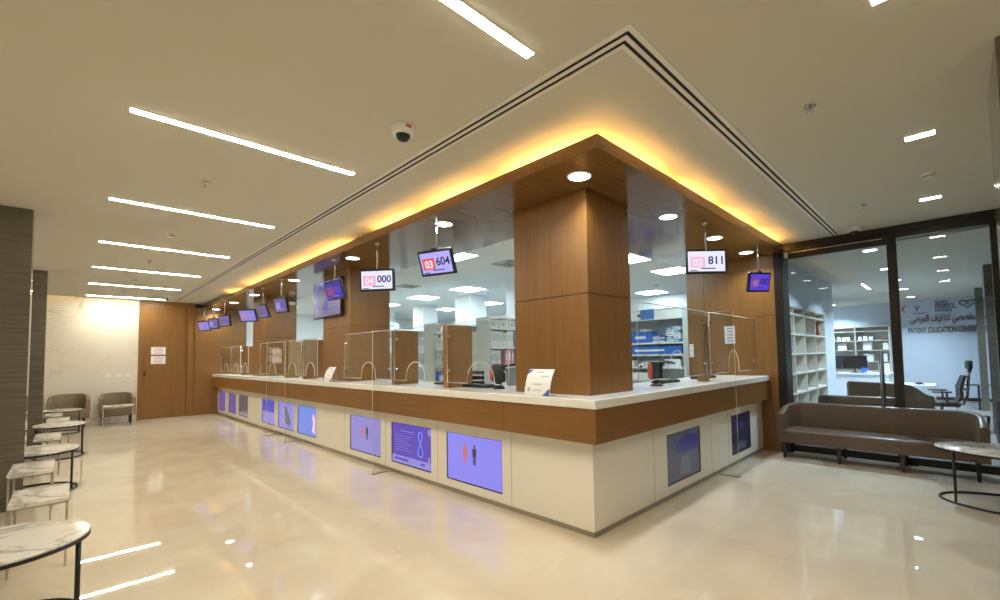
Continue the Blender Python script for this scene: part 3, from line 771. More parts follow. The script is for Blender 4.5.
def terminal(loc, rz, label):
    t = thing('payment_terminal', label, 'terminal', loc, rz)
    b = BM(); lathe(b, [(.06, 0), (.06, .015), (.03, .03), (.022, .10), (0, .10)]); obj('stand', b, M_PLAS, t, smooth=True)
    b = BM(); box(b, -.065, -.03, .06, .065, .045, .245, bev=.022, seg=3); hs = obj('body', b, M_PLAS, t, smooth=True)
    b = BM(); box(b, -.085, -.02, .08, -.06, .03, .225, bev=.01); obj('orange_side', b, M_ORNG, t)['label'] = 'orange-red side plate'
    b = BM(); box(b, -.045, -.034, .15, .045, -.028, .225); obj('screen', b, plain('dark_screen', (.04, .05, .06), .15), t)
    b = BM(); tube(b, [(.05, .0, .22), (.14, .03, .235), (.26, .06, .23)], .012); obj('arm', b, M_PLAS, t)
    t.scale = (1.15, 1.15, 1.12)
terminal((.33, 1.50, ZT), -1.0, 'black terminal with orange side on the long counter by the corner column')
terminal((1.55, .24, ZT), -.35, 'black terminal with orange side on the short counter')
def keyboard(loc, rz, w, label):
    t = thing('keyboard', label, 'keyboard', loc, rz)
    part('case', M_PLAS, t, (-w / 2, -.08, 0, w / 2, .08, .03), bev=.006)
    b = BM()
    for i in range(int(w / .035) - 1):
        for j in range(4): box(b, -w / 2 + .02 + i * .035, -.065 + j * .034, .03, -w / 2 + .048 + i * .035, -.037 + j * .034, .038)
    obj('keys', b, plain('key_black', (.03, .03, .032), .5), t)
for (x, y, w, l) in ((.36, 1.88, .44, 'black keyboard lying behind the glass nearest the corner column'), (.50, 3.75, .42, 'black keyboard behind the glass next to the television column'), (.5, 2.75, .3, 'black keyboard between the two nearest dividers'),
                     (.45, 6.3, .3, 'black keyboard just behind the television column'), (.45, 8.4, .36, 'black keyboard before the farthest wooden column'), (.4, 10.7, .3, 'black keyboard past the farthest wooden column')):
    keyboard((x, y, ZT), PI / 2, w, l)
keyboard((2.12, .42, ZT), 0, .44, 'black keyboard on the short counter right of the terminal'); keyboard((3.2, .40, ZT), 0, .5, 'black keyboard on the short counter at the pier')
def papers(loc, rz, label):
    t = thing('paper_stack', label, 'paper', loc, rz)
    rr = random.Random(len(label)); b = BM()
    for k in range(6):
        dx, dy = rr.uniform(-.01, .01), rr.uniform(-.01, .01); box(b, -.15 + dx, -.105 + dy, k * .004, .15 + dx, .105 + dy, k * .004 + .0035)
    obj('sheets', b, M_PAPER, t)
papers((.30, 7.2, ZT), 1.4, 'loose white papers behind the second glass past the television column'); papers((.30, 6.15, ZT), 1.6, 'white papers by the divider past the television column')
def trays(loc, rz, label):
    t = thing('document_tray', label, 'tray', loc, rz)
    for k in range(3):
        b = BM(); z = k * .065
        box(b, -.13, -.17, z, .13, .17, z + .006); box(b, -.13, -.17, z, -.124, .17, z + .04); box(b, .124, -.17, z, .13, .17, z + .04)
        obj('tray', b, plain('smoke_plastic', (.10, .11, .12), .3), t)
    b = BM()
    for x in (-.125, .125):
        for y in (-.15, .15): tube(b, [(x, y, 0), (x, y, .17)], .006)
    obj('post', b, M_PLAS, t)
trays((.62, 2.42, ZT), .2, 'grey letter tray stack behind the nearest divider')
notice('column_notice', 'upper pink notice on the farthest wooden column', (.42, 9.398, 1.60), 0, .20, .155, M_INKR, mat=M_PINKP); notice('column_notice', 'lower pink notice on the farthest wooden column', (.42, 9.398, 1.42), 0, .20, .155, M_INKR, mat=M_PINKP)
notice('column_notice', 'narrow pink notice beside the stacked ones on the farthest column', (.67, 9.398, 1.50), 0, .08, .24, M_INKR, mat=M_PINKP)
notice('wall_notice', 'white notice with blue print on the wooden pier', (4.369, .435, 1.63), R90, .16, .28, M_INKB)
notice('wall_notice', 'narrow white card at the inner edge of the wooden pier', (4.369, 1.075, 1.42), R90, .07, .22, M_INK, rows=3)

# ------------------------------------------------------------------ office behind the counter
def panel_light(x, y, label, lx=.58, ly=.58, z=3.0):
    t = thing('panel_light', label, 'ceiling light', (x, y, z), 0, 'square panel lights in the office ceiling')
    part('diffuser', L_PANEL, t, (-lx / 2, -ly / 2, -.006, lx / 2, ly / 2, 0))
    b = BM()
    for a in ((-lx / 2 - .012, -ly / 2 - .012, -.005, lx / 2 + .012, -ly / 2, 0), (-lx / 2 - .012, ly / 2, -.005, lx / 2 + .012, ly / 2 + .012, 0), (-lx / 2 - .012, -ly / 2, -.005, -lx / 2, ly / 2, 0), (lx / 2, -ly / 2, -.005, lx / 2 + .012, ly / 2, 0)): box(b, *a)
    obj('frame', b, M_WHITE, t)
for x, y, l in ((1.06, 3.18, 'square office panel light beside the display reading 03 604'), (3.15, 5.62, 'square office panel light in front of the nearer white column'), (3.15, 7.42, 'square office panel light in front of the second white column'),
                (3.15, 9.35, 'square office panel light third in the row behind the counter'), (3.16, 1.58, 'square office panel light touching the corner column edge'), (4.66, 1.5, 'square office panel light beside the display reading 02 811'),
                (6.93, 3.17, 'square office panel light above the medicine shelves'), (3.15, 11.3, 'square office panel light last in the row behind the counter'), (1.2, 7.4, 'square office panel light seen past the television column'),
                (1.2, 11.6, 'square office panel light near the far end wall'), (5.2, 9.3, 'square office panel light between the white columns, deep in the office'), (5.2, 7.3, 'square office panel light behind the second white column'), (5.2, 5.4, 'square office panel light behind the nearer white column'),
                (6.9, 7.3, 'square office panel light near the back wall, nearer one'), (6.9, 10.2, 'square office panel light near the back wall, farther one')):
    panel_light(x, y, l, *((.30, .54) if y == 3.18 else ()))
def square_vent(x, y, label):
    t = thing('ceiling_vent', label, 'air vent', (x, y, 3.0), 0, 'square air vents in the office ceiling')
    b = BM()
    for k in range(4):
        s = .20 - .05 * k
        for a in ((-s, -s, -.012 + .002 * k, s, -s + .03, 0), (-s, s - .03, -.012 + .002 * k, s, s, 0), (-s, -s, -.012 + .002 * k, -s + .03, s, 0), (s - .03, -s, -.012 + .002 * k, s, s, 0)): box(b, *a)
    obj('louvre', b, M_GREY, t); part('opening', M_GROOVE, t, (-.19, -.19, -.003, .19, .19, 0))
square_vent(1.95, 3.02, 'square air vent in the office ceiling beside the corner column'); square_vent(1.91, 6.06, 'square air vent in the office ceiling below the display reading 03 604')
sprinkler(1.75, 2.55, 'sprinkler in the office ceiling by the corner column', 3.002); sprinkler(3.75, 5.65, 'sprinkler in the office ceiling by the panel light before the white column', 3.002)
smoke(5.9, 2.5, 'smoke detector in the office ceiling above the medicine shelves', 3.0)
for x0, y0, x1, y1 in ((3.70, 6.24, 4.2, 6.84), (3.92, 8.64, 4.4, 9.17), (3.68, 4.4, 4.2, 4.94), (3.92, 11.1, 4.4, 11.7)):
    b = BM(); box(b, x0, y0, 0, x1, y1, 2.97); box(b, x0 - .01, y0 - .01, 2.97, x1 + .01, y1 + .01, 3.0); struct('column', b, M_WALLW)

def shelf_unit(name, label, loc, rz, L, D, Ht, zs, mat_end, ends=True, back=True, mid=()):
    """local: opens toward -Y, X along the shelf, origin at the front corner on the floor"""
    t = thing(name, label, 'shelves', loc, rz)
    part('side_panel', mat_end, t, (0, 0, 0, .03, D, Ht)); part('side_panel', mat_end, t, (L - .03, 0, 0, L, D, Ht))
    if back: part('back_panel', M_SHELF, t, (.03, D - .015, 0, L - .03, D, Ht))
    for z in zs: part('shelf', M_SHELF, t, (.03, .0, z - .025, L - .03, D - .015, z))
    for x in mid: part('upright', M_SHELF, t, (x - .012, .004, 0, x + .012, D - .015, Ht))
    return t
ZSH = [.12, .52, .92, 1.30, 1.65, 2.0, 2.2]
def unit_row(y, label, items=True, key=''):
    shelf_unit('shelving_unit', label, (2.2, y, 0), 0, 1.45, .38, 2.2, ZSH, M_GREY, mid=(.72,))
unit_row(3.80, 'tall grey-ended office shelving unit nearest the corner column'); unit_row(5.54, 'tall grey-ended office shelving unit second from the corner column')
unit_row(7.7, 'tall grey-ended office shelving unit third from the corner column'); unit_row(11.0, 'tall grey-ended office shelving unit seen past the television column')
def carton(loc, dx, dy, dz, m, label, group=None, tape=True, name='carton', cat='box'):
    t = thing(name, label, cat, loc, 0, group)
    part('body', m, t, (-dx / 2, -dy / 2, 0, dx / 2, dy / 2, dz), bev=.003)
    part('label_sticker', M_PAPER if m is not M_SHELF else M_GREY, t, (-dx * .3, -dy / 2 - .002, dz * .3, dx * .1, -dy / 2, dz * .7))
    if tape: part('lid', m, t, (-dx / 2 - .003, -dy / 2 - .003, dz * .82, dx / 2 + .003, dy / 2 + .003, dz + .002))
    return t
# nearest unit: white cartons on top, binders, folders
for k in range(3): carton((2.34 + .24 * k, 3.98, 2.0), .22, .28, .16, M_SHELF, 'white carton in the top compartment of the nearest shelving unit', 'white cartons on the nearest unit')
def binder(loc, w, m, label, group):
    t = thing('binder', label, 'binder', loc, 0, group)
    part('spine', m, t, (-w / 2, -.14, 0, w / 2, .14, .30), bev=.003); part('spine_label', M_PAPER if m is not M_SHELF else M_GREY, t, (-w * .3, -.142, .12, w * .3, -.14, .24))
for k in range(9): binder((2.27 + .062 * k, 3.96, 1.65), .055, M_SHELF, 'white binder in the upper row of the nearest shelving unit', 'white binders on the nearest unit')
for k in range(3): binder((2.62 + .08 * k, 3.96, 1.30), .05, M_PINK, 'pink folder on the middle shelf of the nearest unit', 'pink folders on the nearest unit')
for k in range(3): binder((2.27 + .085 * k, 3.96, 1.30), .07, M_SHELF, 'white binder on the middle shelf beside the pink folders', 'white binders beside the pink folders')
carton((2.45, 3.98, .92), .36, .28, .26, M_SHELF, 'white carton on the lower shelf of the nearest unit'); carton((2.45, 3.98, .52), .36, .28, .26, M_CARD, 'brown carton near the floor in the nearest unit')
for k in range(8): binder((2.27 + .062 * k, 5.70, 1.65), .055, M_SHELF, 'white binder in the upper row of the second shelving unit', 'white binders on the second unit')
for k in range(7): binder((2.27 + .072 * k, 5.70, 1.30), .06, M_SHELF, 'white binder in the middle row of the second shelving unit', 'white binders in the middle row of the second unit')
for k in range(3): carton((2.36 + .26 * k, 5.72, 2.0), .24, .28, .15, M_SHELF, 'white carton in the top compartment of the second unit', 'white cartons on the second unit')
carton((2.45, 5.72, .92), .34, .28, .28, M_BLUE, 'blue box low in the second shelving unit')
for k in range(6): binder((2.28 + .075 * k, 7.86, 1.65), .06, M_SHELF, 'white binder in the third shelving unit', 'white binders on the third unit')
carton((2.5, 7.88, 2.2), .30, .26, .16, M_SHELF, 'white carton lying on top of the third unit'); carton((2.55, 3.99, 2.2), .3, .26, .02, M_PAPER, 'flat white folder on top of the nearest unit', tape=False)
carton((3.25, 5.0, 2.02), .28, .05, .26, M_BLUE, 'blue picture panel on the white filing cupboard', tape=False, name='picture_panel', cat='panel')
b = BM()
t = thing('filing_cupboard', 'white filing cupboard between the first two shelving units', 'cupboard', (3.25, 5.05, 0))
part('body', M_SHELF, t, (-.45, -.2, .05, .45, .2, 2.0)); part('plinth', M_PLAS, t, (-.43, -.18, 0, .43, .18, .05))
for s in (-1, 1):
    d = part('door', M_SHELF, t, (min(0, s * .445) + .003 * (s > 0), -.215, .06, max(0, s * .445) - .003 * (s < 0), -.2, 1.99)); part('handle', M_STEEL, d, (s * .04 - .006, -.235, 1.0, s * .04 + .006, -.215, 1.15))
# medicine shelves at the right, facing the short counter
MS = thing('medicine_shelves', 'white medicine shelves with blue sign behind the short counter', 'shelves', (5.5, 3.3, 0), R90)
part('side_panel', M_SHELF, MS, (0, 0, 0, .03, .4, 2.42)); part('side_panel', M_GREY, MS, (1.56, -.02, 0, 1.72, .4, 2.44)); part('back_panel', M_GREY, MS, (.03, .385, 0, 1.56, .4, 2.42))
part('header_board', M_SHELF, MS, (.03, 0, 2.2, 1.56, .03, 2.42))
for z in (.3, .62, .955, 1.215, 1.48, 1.725): part('shelf', M_SHELF, MS, (.03, 0, z - .035, 1.56, .385, z))
part('top_board', M_SHELF, MS, (0, 0, 2.4, 1.56, .4, 2.42))
b = BM()
for x, z, m in ((.98, 1.705, 0), (.66, 1.46, 1), (1.0, 1.46, 1), (.2, 1.46, 0)): box(b, x, -.003, z - .012, x + .09, -.0005, z + .014, mi=m)
obj('shelf_tag', b, [plain('yellow_tag', (.7, .6, .1), .5), plain('green_tag', (.1, .45, .2), .5)], MS)
t = thing('shelf_sign', 'blue sign with white emblem on the medicine shelves', 'sign', (5.498, 2.52, 2.33), R90)
part('card', emit('sign_blue', (.08, .33, .85), .45), t, (-.16, -.004, -.11, .16, 0, .10))
b = BM(); box(b, -.11, -.006, -.07, .11, -.004, -.035); poly(b, [(-.08, .02), (-.03, .07), (.01, .05), (.07, .09), (.09, .05), (.03, .02), (-.03, .04)], .004); obj('emblem', b, [M_INKB], t)
def med(x, z, dx, dz, m, label, group=None, dy=.26, name='carton', cat='box'):
    # x measured along the shelf from its far end
    t = thing(name, label, cat, (5.5 + .03 + dy / 2, 3.3 - x, z), R90, group)
    part('body', m, t, (-dx / 2, -dy / 2, 0, dx / 2, dy / 2, dz), bev=.004)
    part('printed_face', M_PAPER if m is not M_SHELF else M_BLUE, t, (-dx * .35, -dy / 2 - .0015, dz * .35, dx * .2, -dy / 2, dz * .6))
med(.62, 1.725, .46, .24, M_BLUE, 'tall blue crate on the upper medicine shelf'); med(.22, 1.725, .30, .22, M_BLUE, 'blue crate half hidden by the corner column')
med(.66, 1.97, .16, .05, M_WHITE, 'small white packet lying on the tall blue crate')
for k in range(4): med(1.0 + .0 * k, 1.725 + .037 * k, .26, .035, (M_SHELF, M_BLUE)[k % 2], 'flat white and blue carton in the low stack beside the tall blue crate', 'low stack of flat cartons')
for k in range(5):
    for j in range(2): med(1.26 + .15 * j + .01 * (k % 2), 1.725 + .062 * k, .145, .06, (M_SHELF, M_TEAL, M_SHELF)[(k + j) % 3], 'small white and blue carton in the tall stack on the upper medicine shelf', 'tall stack of small cartons')
med(.88, 1.48, 1.25, .17, M_BLUE, 'long bright blue box on the second medicine shelf')
for k in range(4): med(.62 + .085 * k, 1.215, .07, .10 + .02 * (k % 2), M_WHITE, 'small white bottle box on the third medicine shelf', 'small white boxes on the third medicine shelf')
med(.25, 1.215, .3, .14, M_SHELF, 'white carton at the far end of the third medicine shelf'); med(1.3, 1.215, .34, .16, M_SHELF, 'white carton behind the arched opening on the third shelf')
med(.5, .955, .5, .14, M_WHITE, 'white carton on the lowest visible medicine shelf')

# seats and monitors of the staff, showing between the dividers
def office_chair(loc, rz, label, m=None, headrest=True):
    m = m or M_PLAS
    t = thing('office_chair', label, 'office chair', loc, rz)
    b = BM()
    for k in range(5):
        a = 2 * PI * k / 5 + .3; c, s = math.cos(a), math.sin(a)
        tube(b, [(0, 0, .12), (.15 * c, .15 * s, .11), (.31 * c, .31 * s, .075)], [.03, .025, .018], 8)
    obj('star_base', b, M_PLAS, t, smooth=True)
    b = BM()
    for k in range(5):
        a = 2 * PI * k / 5 + .3; c, s = math.cos(a), math.sin(a)
        for q in (-1, 1):
            n0 = len(b.verts); lathe(b, [(.03, -.01), (.03, .01)], (0, 0, 0), 14); b.verts.ensure_lookup_table()
            for v in b.verts[n0:]:
                x, y, z = v.co; v.co = (.31 * c - s * (z + q * .016) + c * x, .31 * s + c * (z + q * .016) + s * x, .03 + y)
    obj('caster', b, M_PLAS, t)
    b = BM(); tube(b, [(0, 0, .11), (0, 0, .42)], .025, 12); obj('gas_column', b, M_STEEL, t)
    b = BM(); box(b, -.25, -.25, .42, .25, .24, .51, bev=.035, seg=3); obj('seat', b, m, t, smooth=True)
    b = BM()
    P = [(0, .22, .52, .20), (0, .27, .62, .225), (0, .26, .75, .23), (0, .29, .88, .22), (0, .33, .99, .19)]
    rows = []
    for (_, y, z, w) in P:
        for dy in (0, .04): rows.append([b.verts.new((w * q, y + dy + .03 * (1 - q * q) - .03, z)) for q in (-1, -.5, 0, .5, 1)])
    for i in range(len(P) - 1):
        for s in (0, 1):
            A, B = rows[2 * i + s], rows[2 * i + 2 + s]
            for k in range(4): b.faces.new((A[k], A[k + 1], B[k + 1], B[k]))
        for k in (0, 4): b.faces.new((rows[2 * i][k], rows[2 * i + 1][k], rows[2 * i + 3][k], rows[2 * i + 2][k]))
    for i in (0, len(P) - 1):
        for k in range(4): b.faces.new((rows[2 * i][k], rows[2 * i][k + 1], rows[2 * i + 1][k + 1], rows[2 * i + 1][k]))
    bmesh.ops.recalc_face_normals(b, faces=b.faces); obj('backrest', b, m, t, smooth=True)
    b = BM(); tube(b, [(0, .10, .44), (0, .30, .46), (0, .36, .62), (0, .38, .85), (0, .40, 1.08)], .022, 8); tube(b, [(0, .36, .70), (.12, .31, .76)], .014, 8); tube(b, [(0, .36, .70), (-.12, .31, .76)], .014, 8); obj('back_frame', b, M_STEEL, t, smooth=True)
    if headrest:
        b = BM()
        box(b, -.15, .36, 1.10, .15, .44, 1.27, bev=.035, seg=3); tube(b, [(0, .40, 1.05), (0, .42, 1.15)], .03, 8); box(b, -.12, .22, 1.0, .12, .30, 1.10, bev=.03, seg=3) if False else None
        obj('headrest', b, M_PLAS, t, smooth=True)
    for s in (-1, 1):
        b = BM(); tube(b, [(s * .24, .05, .46), (s * .30, .05, .50), (s * .30, .05, .68)], .018, 8); box(b, s * .30 - .04, -.16, .68, s * .30 + .04, .12, .71, bev=.012); obj('armrest', b, M_PLAS, t, smooth=True)
    return t
office_chair((1.6, 3.1, 0), 2.0, 'office chair with blue back behind the two nearest dividers', M_BLUE, False)

# ------------------------------------------------------------------ room behind the glass
t = thing('pigeonhole_shelves', 'cream open pigeonhole shelving along the wall behind the glass', 'shelves', (4.87, -.25, 0))
Lp, Dp = 2.91, .33
zs = [.14, .47, .80, 1.13, 1.46, 1.79, 2.125, 2.25]
for z in zs: part('shelf', M_CUB, t, (0, 0, z - .03, Lp, Dp - .015, z))
for x in (0, .48, 1.22, 2.03, 2.88): part('upright', M_CUB, t, (x, 0, 0, x + .03, Dp - .015, 2.25))
part('back_panel', M_CUB, t, (0, Dp - .015, 0, Lp, Dp, 2.25))
carton((7.55, -.08, 1.79), .06, .22, .28, plain('maroon_card', (.22, .06, .04), .6), 'red-brown binder in the far pigeonhole', tape=False, name='binder', cat='binder')
GE = 'cool downlights behind the glass'
for x, l in ((5.12, 'bright downlight behind the glass, largest of the row'), (7.2, 'downlight behind the glass, second of the row'), (9.04, 'downlight behind the glass, third of the row'), (10.94, 'downlight behind the glass, fourth of the row'), (13.2, 'downlight behind the glass, above the logo wall')):
    downlight(x, -1.33, 2.95, l, GE, .085, 68, L_EDU, (.64, .82, 1.0))
downlight(13.9, .62, 2.95, 'downlight washing the wall above the far bookshelf', GE, .085, 60, L_EDU, (.64, .82, 1.0))
downlight(9.6, 1.2, 2.95, 'downlight in the recess beside the pigeonholes', GE, .085, 60, L_EDU, (.64, .82, 1.0))
downlight(8.0, -3.6, 2.95, 'downlight deep behind the glass near the right edge', GE, .085, 68, L_EDU, (.64, .82, 1.0))
downlight(11.5, -3.6, 2.95, 'downlight deep behind the glass at the far right', GE, .085, 68, L_EDU, (.64, .82, 1.0))
# far bookshelf
BS = thing('bookshelf', 'wide bookshelf on the far wall behind the glass', 'bookshelf', (XE - .36, 1.0, 0), R90)
for x in (0, .85, 1.70): part('upright', M_CUB, BS, (x, 0, 0, x + .03, .34, 2.24))
part('back_panel', M_CUB, BS, (.03, .335, 0, 1.70, .35, 2.24))
for z in (.1, .5, .86, 1.14, 1.50, 1.80, 2.10, 2.24): part('shelf', M_CUB, BS, (.03, 0, z - .025, 1.70, .335, z))
def shelf_item(x, z, w, h, m, label, group=None):
    t = thing('book', label, 'book', (XE - .22, 1.0 - x, z), R90, group)
    part('cover', m, t, (-w / 2, -.08, 0, w / 2, .08, h), bev=.004); part('page_block', M_PAPER, t, (-w / 2 + .008, -.083, .01, w / 2 - .008, -.08, h - .012))
for x in (.12, .28, .42, .55, .66): shelf_item(x, 1.80, .10, .12 if x != .28 else .15, (M_GREEN, M_PAPER, M_INK, M_GREEN, M_PAPER)[int(x * 10) % 5], 'small book on the second shelf of the far bookshelf', 'small books on the far bookshelf')
for x in (.98, 1.12, 1.26): shelf_item(x, 1.80, .11, .13, (M_TEAL, M_INK, M_PAPER)[int(x * 10) % 3], 'small dark book in the right bay of the far bookshelf', 'small dark books on the far bookshelf')
shelf_item(.50, 1.50, .24, .24, M_PAPER, 'white book facing out, near bay of the far bookshelf'); shelf_item(1.16, 1.50, .22, .25, M_WHITE, 'white book facing out, other bay of the far bookshelf')
shelf_item(1.62, 1.50, .16, .22, M_GREEN, 'bright green book at the end of the far bookshelf'); shelf_item(.52, 1.14, .2, .2, M_INKB, 'blue book low on the far bookshelf'); shelf_item(1.12, 1.14, .13, .25, M_TEAL, 'teal book low on the far bookshelf'); shelf_item(1.24, 1.14, .12, .22, M_PAPER, 'pale book beside the teal one')
shelf_item(1.58, 1.14, .12, .24, M_PAPER, 'white book at the end of the low shelf')
# desk counter in front of it
t = thing('white_desk', 'white counter desk before the far bookshelf behind the glass', 'desk', (10.6, -.30, 0))
part('top', M_SHELF, t, (-.4, -.75, .90, .45, .75, .94)); part('front_panel', M_SHELF, t, (-.36, -.72, .02, -.33, .72, .90)); part('side_panel', M_SHELF, t, (-.33, -.74, .02, .40, -.71, .90)); part('side_panel', M_SHELF, t, (-.33, .71, .02, .40, .74, .90))
def monitor(loc, rz, label, w=.55):
    t = thing('computer_monitor', label, 'monitor', loc, rz)
    b = BM(); box(b, -w / 2, -.02, .10, w / 2, .02, .42, bev=.008); obj('housing', b, M_PLAS, t)
    part('screen', plain('off_screen', (.01, .012, .016), .1), t, (-w / 2 + .015, -.022, .115, w / 2 - .015, -.02, .405))
    b = BM(); tube(b, [(0, .03, .02), (0, .03, .25)], .018); lathe(b, [(.11, 0), (.11, .012), (.03, .02)], (0, .02, 0)); obj('stand', b, M_PLAS, t)
monitor((10.45, .12, .94), R90, 'dark monitor on the white counter desk, far end', .62); monitor((10.5, -.35, .94), R90 + .3, 'second dark monitor on the white counter desk', .5)
carton((10.40, -.55, .94), .1, .12, .12, M_BLUE, 'small blue box on the white counter desk', tape=False); papers((10.45, -.85 + .25, .94), .4, 'white papers on the counter desk by the blue box')
carton((10.5, -.92, .94), .14, .2, .22, M_WHITE, 'white upright box at the end of the counter desk', tape=False)
t = thing('work_table', 'white work table beside the swivel chair behind the glass', 'table', (9.74, -1.38, 0))
part('top', M_SHELF, t, (-.4, -.45, .71, .4, .45, .74))
for x in (-.36, .36):
    for y in (-.41, .41): part('leg', M_WHITE, t, (x - .025, y - .025, 0, x + .025, y + .025, .71))
part('drawer_unit', M_SHELF, t, (-.34, .05, .2, .1, .38, .71))
for x, y, l in ((9.55, -1.2, 'small dark phone on the white work table'), (9.6, -1.58, 'dark stapler on the white work table')):
    tt = thing('desk_phone' if 'phone' in l else 'stapler', l, 'phone' if 'phone' in l else 'stapler', (x, y, .74), .3)
    part('body', M_PLAS, tt, (-.09, -.06, 0, .09, .06, .03), bev=.01); part('handset' if 'phone' in l else 'lever', M_PLAS, tt, (-.08, -.02, .03, .08, .02, .05), bev=.008)
office_chair((8.42, -1.93, 0), PI + .12, 'black swivel office chair with headrest behind the glass')
t = thing('side_table', 'black square-frame side table before the white wall behind the glass', 'side table', (12.6, -2.33, 0), 0)
b = BM()
for s in (-1, 1):
    for p, q in (((-.2, 0), (.2, 0)), ((-.2, .56), (.2, .56)), ((-.2, 0), (-.2, .56)), ((.2, 0), (.2, .56))):
        box(b, min(p[0], q[0]) - .015, s * .2 - .015, min(p[1], q[1]), max(p[0], q[0]) + .015, s * .2 + .015, max(p[1], q[1]) + .03)
obj('frame', b, M_BLACK, t); part('top', M_PLAS, t, (-.21, -.21, .575, .21, .21, .59))

# logo and lettering on the far wall (faces the lobby)
XS = XE - .004
SG = thing('wall_sign', 'hospital logo and bilingual lettering on the far wall', 'sign', (XS, -1.9, 0), R90)
# local x = -(y+1.9) -> toward the right as seen
def lx(y): return -(y + 1.9)
me = text_mesh('PATIENT EDUCATION CENTER', .235, extrude=.01, width=1.50, bold=.002); o = obj('english_lettering', me, plain('dark_letter', (.10, .09, .085), .3, metal=.6), SG); o.location = (lx(-1.90), -.012, 2.055)
AR = '\u0627\u0644\u062a\u062e\u0635\u0635\u064a \u0644\u062a\u062b\u0642\u064a\u0641 \u0627\u0644\u0645\u0631\u0636\u0649'
# joined letter shapes, laid out from right to left
FORMS = {'\u0627': ('\ufe8d', '\ufe8e', None, None), '\u0644': ('\ufedd', '\ufede', '\ufedf', '\ufee0'), '\u062a': ('\ufe95', '\ufe96', '\ufe97', '\ufe98'), '\u062e': ('\ufea5', '\ufea6', '\ufea7', '\ufea8'),
         '\u0635': ('\ufeb9', '\ufeba', '\ufebb', '\ufebc'), '\u064a': ('\ufef1', '\ufef2', '\ufef3', '\ufef4'), '\u062b': ('\ufe99', '\ufe9a', '\ufe9b', '\ufe9c'), '\u0642': ('\ufed5', '\ufed6', '\ufed7', '\ufed8'),
         '\u0641': ('\ufed1', '\ufed2', '\ufed3', '\ufed4'), '\u0645': ('\ufee1', '\ufee2', '\ufee3', '\ufee4'), '\u0631': ('\ufead', '\ufeae', None, None), '\u0636': ('\ufebd', '\ufebe', '\ufebf', '\ufec0'), '\u0649': ('\ufeef', '\ufef0', None, None)}
def shape(word):
    out = []
    for i, ch in enumerate(word):
        f = FORMS[ch]; pj = i > 0 and FORMS[word[i - 1]][2] is not None; nj = i < len(word) - 1 and f[2] is not None
        out.append(f[3] if pj and nj else f[1] if pj else f[2] if nj else f[0])
    return ''.join(out[::-1])
me = text_mesh(' '.join(shape(w) for w in AR.split()[::-1]), .30, extrude=.01, width=1.50, bold=.003)
o = obj('arabic_lettering', me, plain('dark_letter_arabic', (.10, .09, .085), .3, metal=.6), SG); o.location = (lx(-1.95), -.012, 2.36)
NAVY = plain('logo_navy', (.02, .04, .16), .4)
for i, (s, w) in enumerate((('SAUDI', .28), ('GERMAN', .40), ('HOSPITAL', .47), ('RIYADH', .36))):
    me = text_mesh(s, .10, extrude=.004, width=w, bold=.0012); o = obj('logo_lettering', me, NAVY, SG); o.location = (lx(-1.78) + w / 2, -.006, 2.875 - .085 * i)
b = BM(); box(b, lx(-1.70) - .004, -.006, 2.56, lx(-1.70) + .004, 0, 2.90); obj('logo_rule', b, M_GREY, SG)
def swoosh(name, m, pts, w):
    b = BM(); L = []
    n = len(pts)
    for i, (x, z) in enumerate(pts):
        a = pts[max(i - 1, 0)]; c = pts[min(i + 1, n - 1)]; dx, dz = c[0] - a[0], c[1] - a[1]; d = math.hypot(dx, dz) or 1
        ww = w * math.sin(PI * (i + .3) / (n - .4)); L.append(((x - dz / d * ww, z + dx / d * ww), (x + dz / d * ww, z - dx / d * ww)))
    P = [p[0] for p in L] + [p[1] for p in L[::-1]]
    prism(b, P, 'y', -.006, 0); obj(name, b, m, SG)
x0 = lx(-1.32)
swoosh('logo_swoosh', plain('logo_orange', (.65, .13, .03), .4), [(x0 + .26 * math.cos(a) - .02, 2.72 + .15 * math.sin(a)) for a in [PI * (.62 + .62 * k / 14) for k in range(15)]], .022)
swoosh('logo_swoosh', plain('logo_blue', (.04, .16, .45), .4), [(x0 - .10 + .42 * k / 14, 2.60 - .035 * math.sin(PI * k / 14)) for k in range(15)], .014)
b = BM(); prism(b, [(x0 - .02, 2.80), (x0 + .0, 2.80), (x0 + .05, 2.74), (x0 + .10, 2.80), (x0 + .13, 2.80), (x0 + .07, 2.71), (x0 + .055, 2.63), (x0 + .03, 2.63), (x0 + .04, 2.71)], 'y', -.006, 0); prism(b, [(x0 + .05 + .02 * math.cos(2 * PI * k / 10), 2.825 + .02 * math.sin(2 * PI * k / 10)) for k in range(10)], 'y', -.006, 0); obj('logo_figure', b, NAVY, SG)
HE = thing('heart_emblem', 'outlined double heart emblem high on the far wall', 'sign', (XS, -2.46, 2.78), R90)
b = BM()
def heart(cx, cz, s): return [(cx + s * .062 * 16 * math.sin(a) ** 3 / 16 * 2, -.008, cz + s * (13 * math.cos(a) - 5 * math.cos(2 * a) - 2 * math.cos(3 * a) - math.cos(4 * a)) / 16 * .10) for a in [2 * PI * k / 40 for k in range(40)]]
tube(b, heart(0, 0, 1.35), .008, 6, True); obj('outer_heart', b, M_BLACK, HE)
b = BM(); tube(b, heart(-.06, .02, .7), .007, 6, True); tube(b, heart(.06, .02, .7), .007, 6, True); obj('inner_heart', b, M_BLACK, HE)

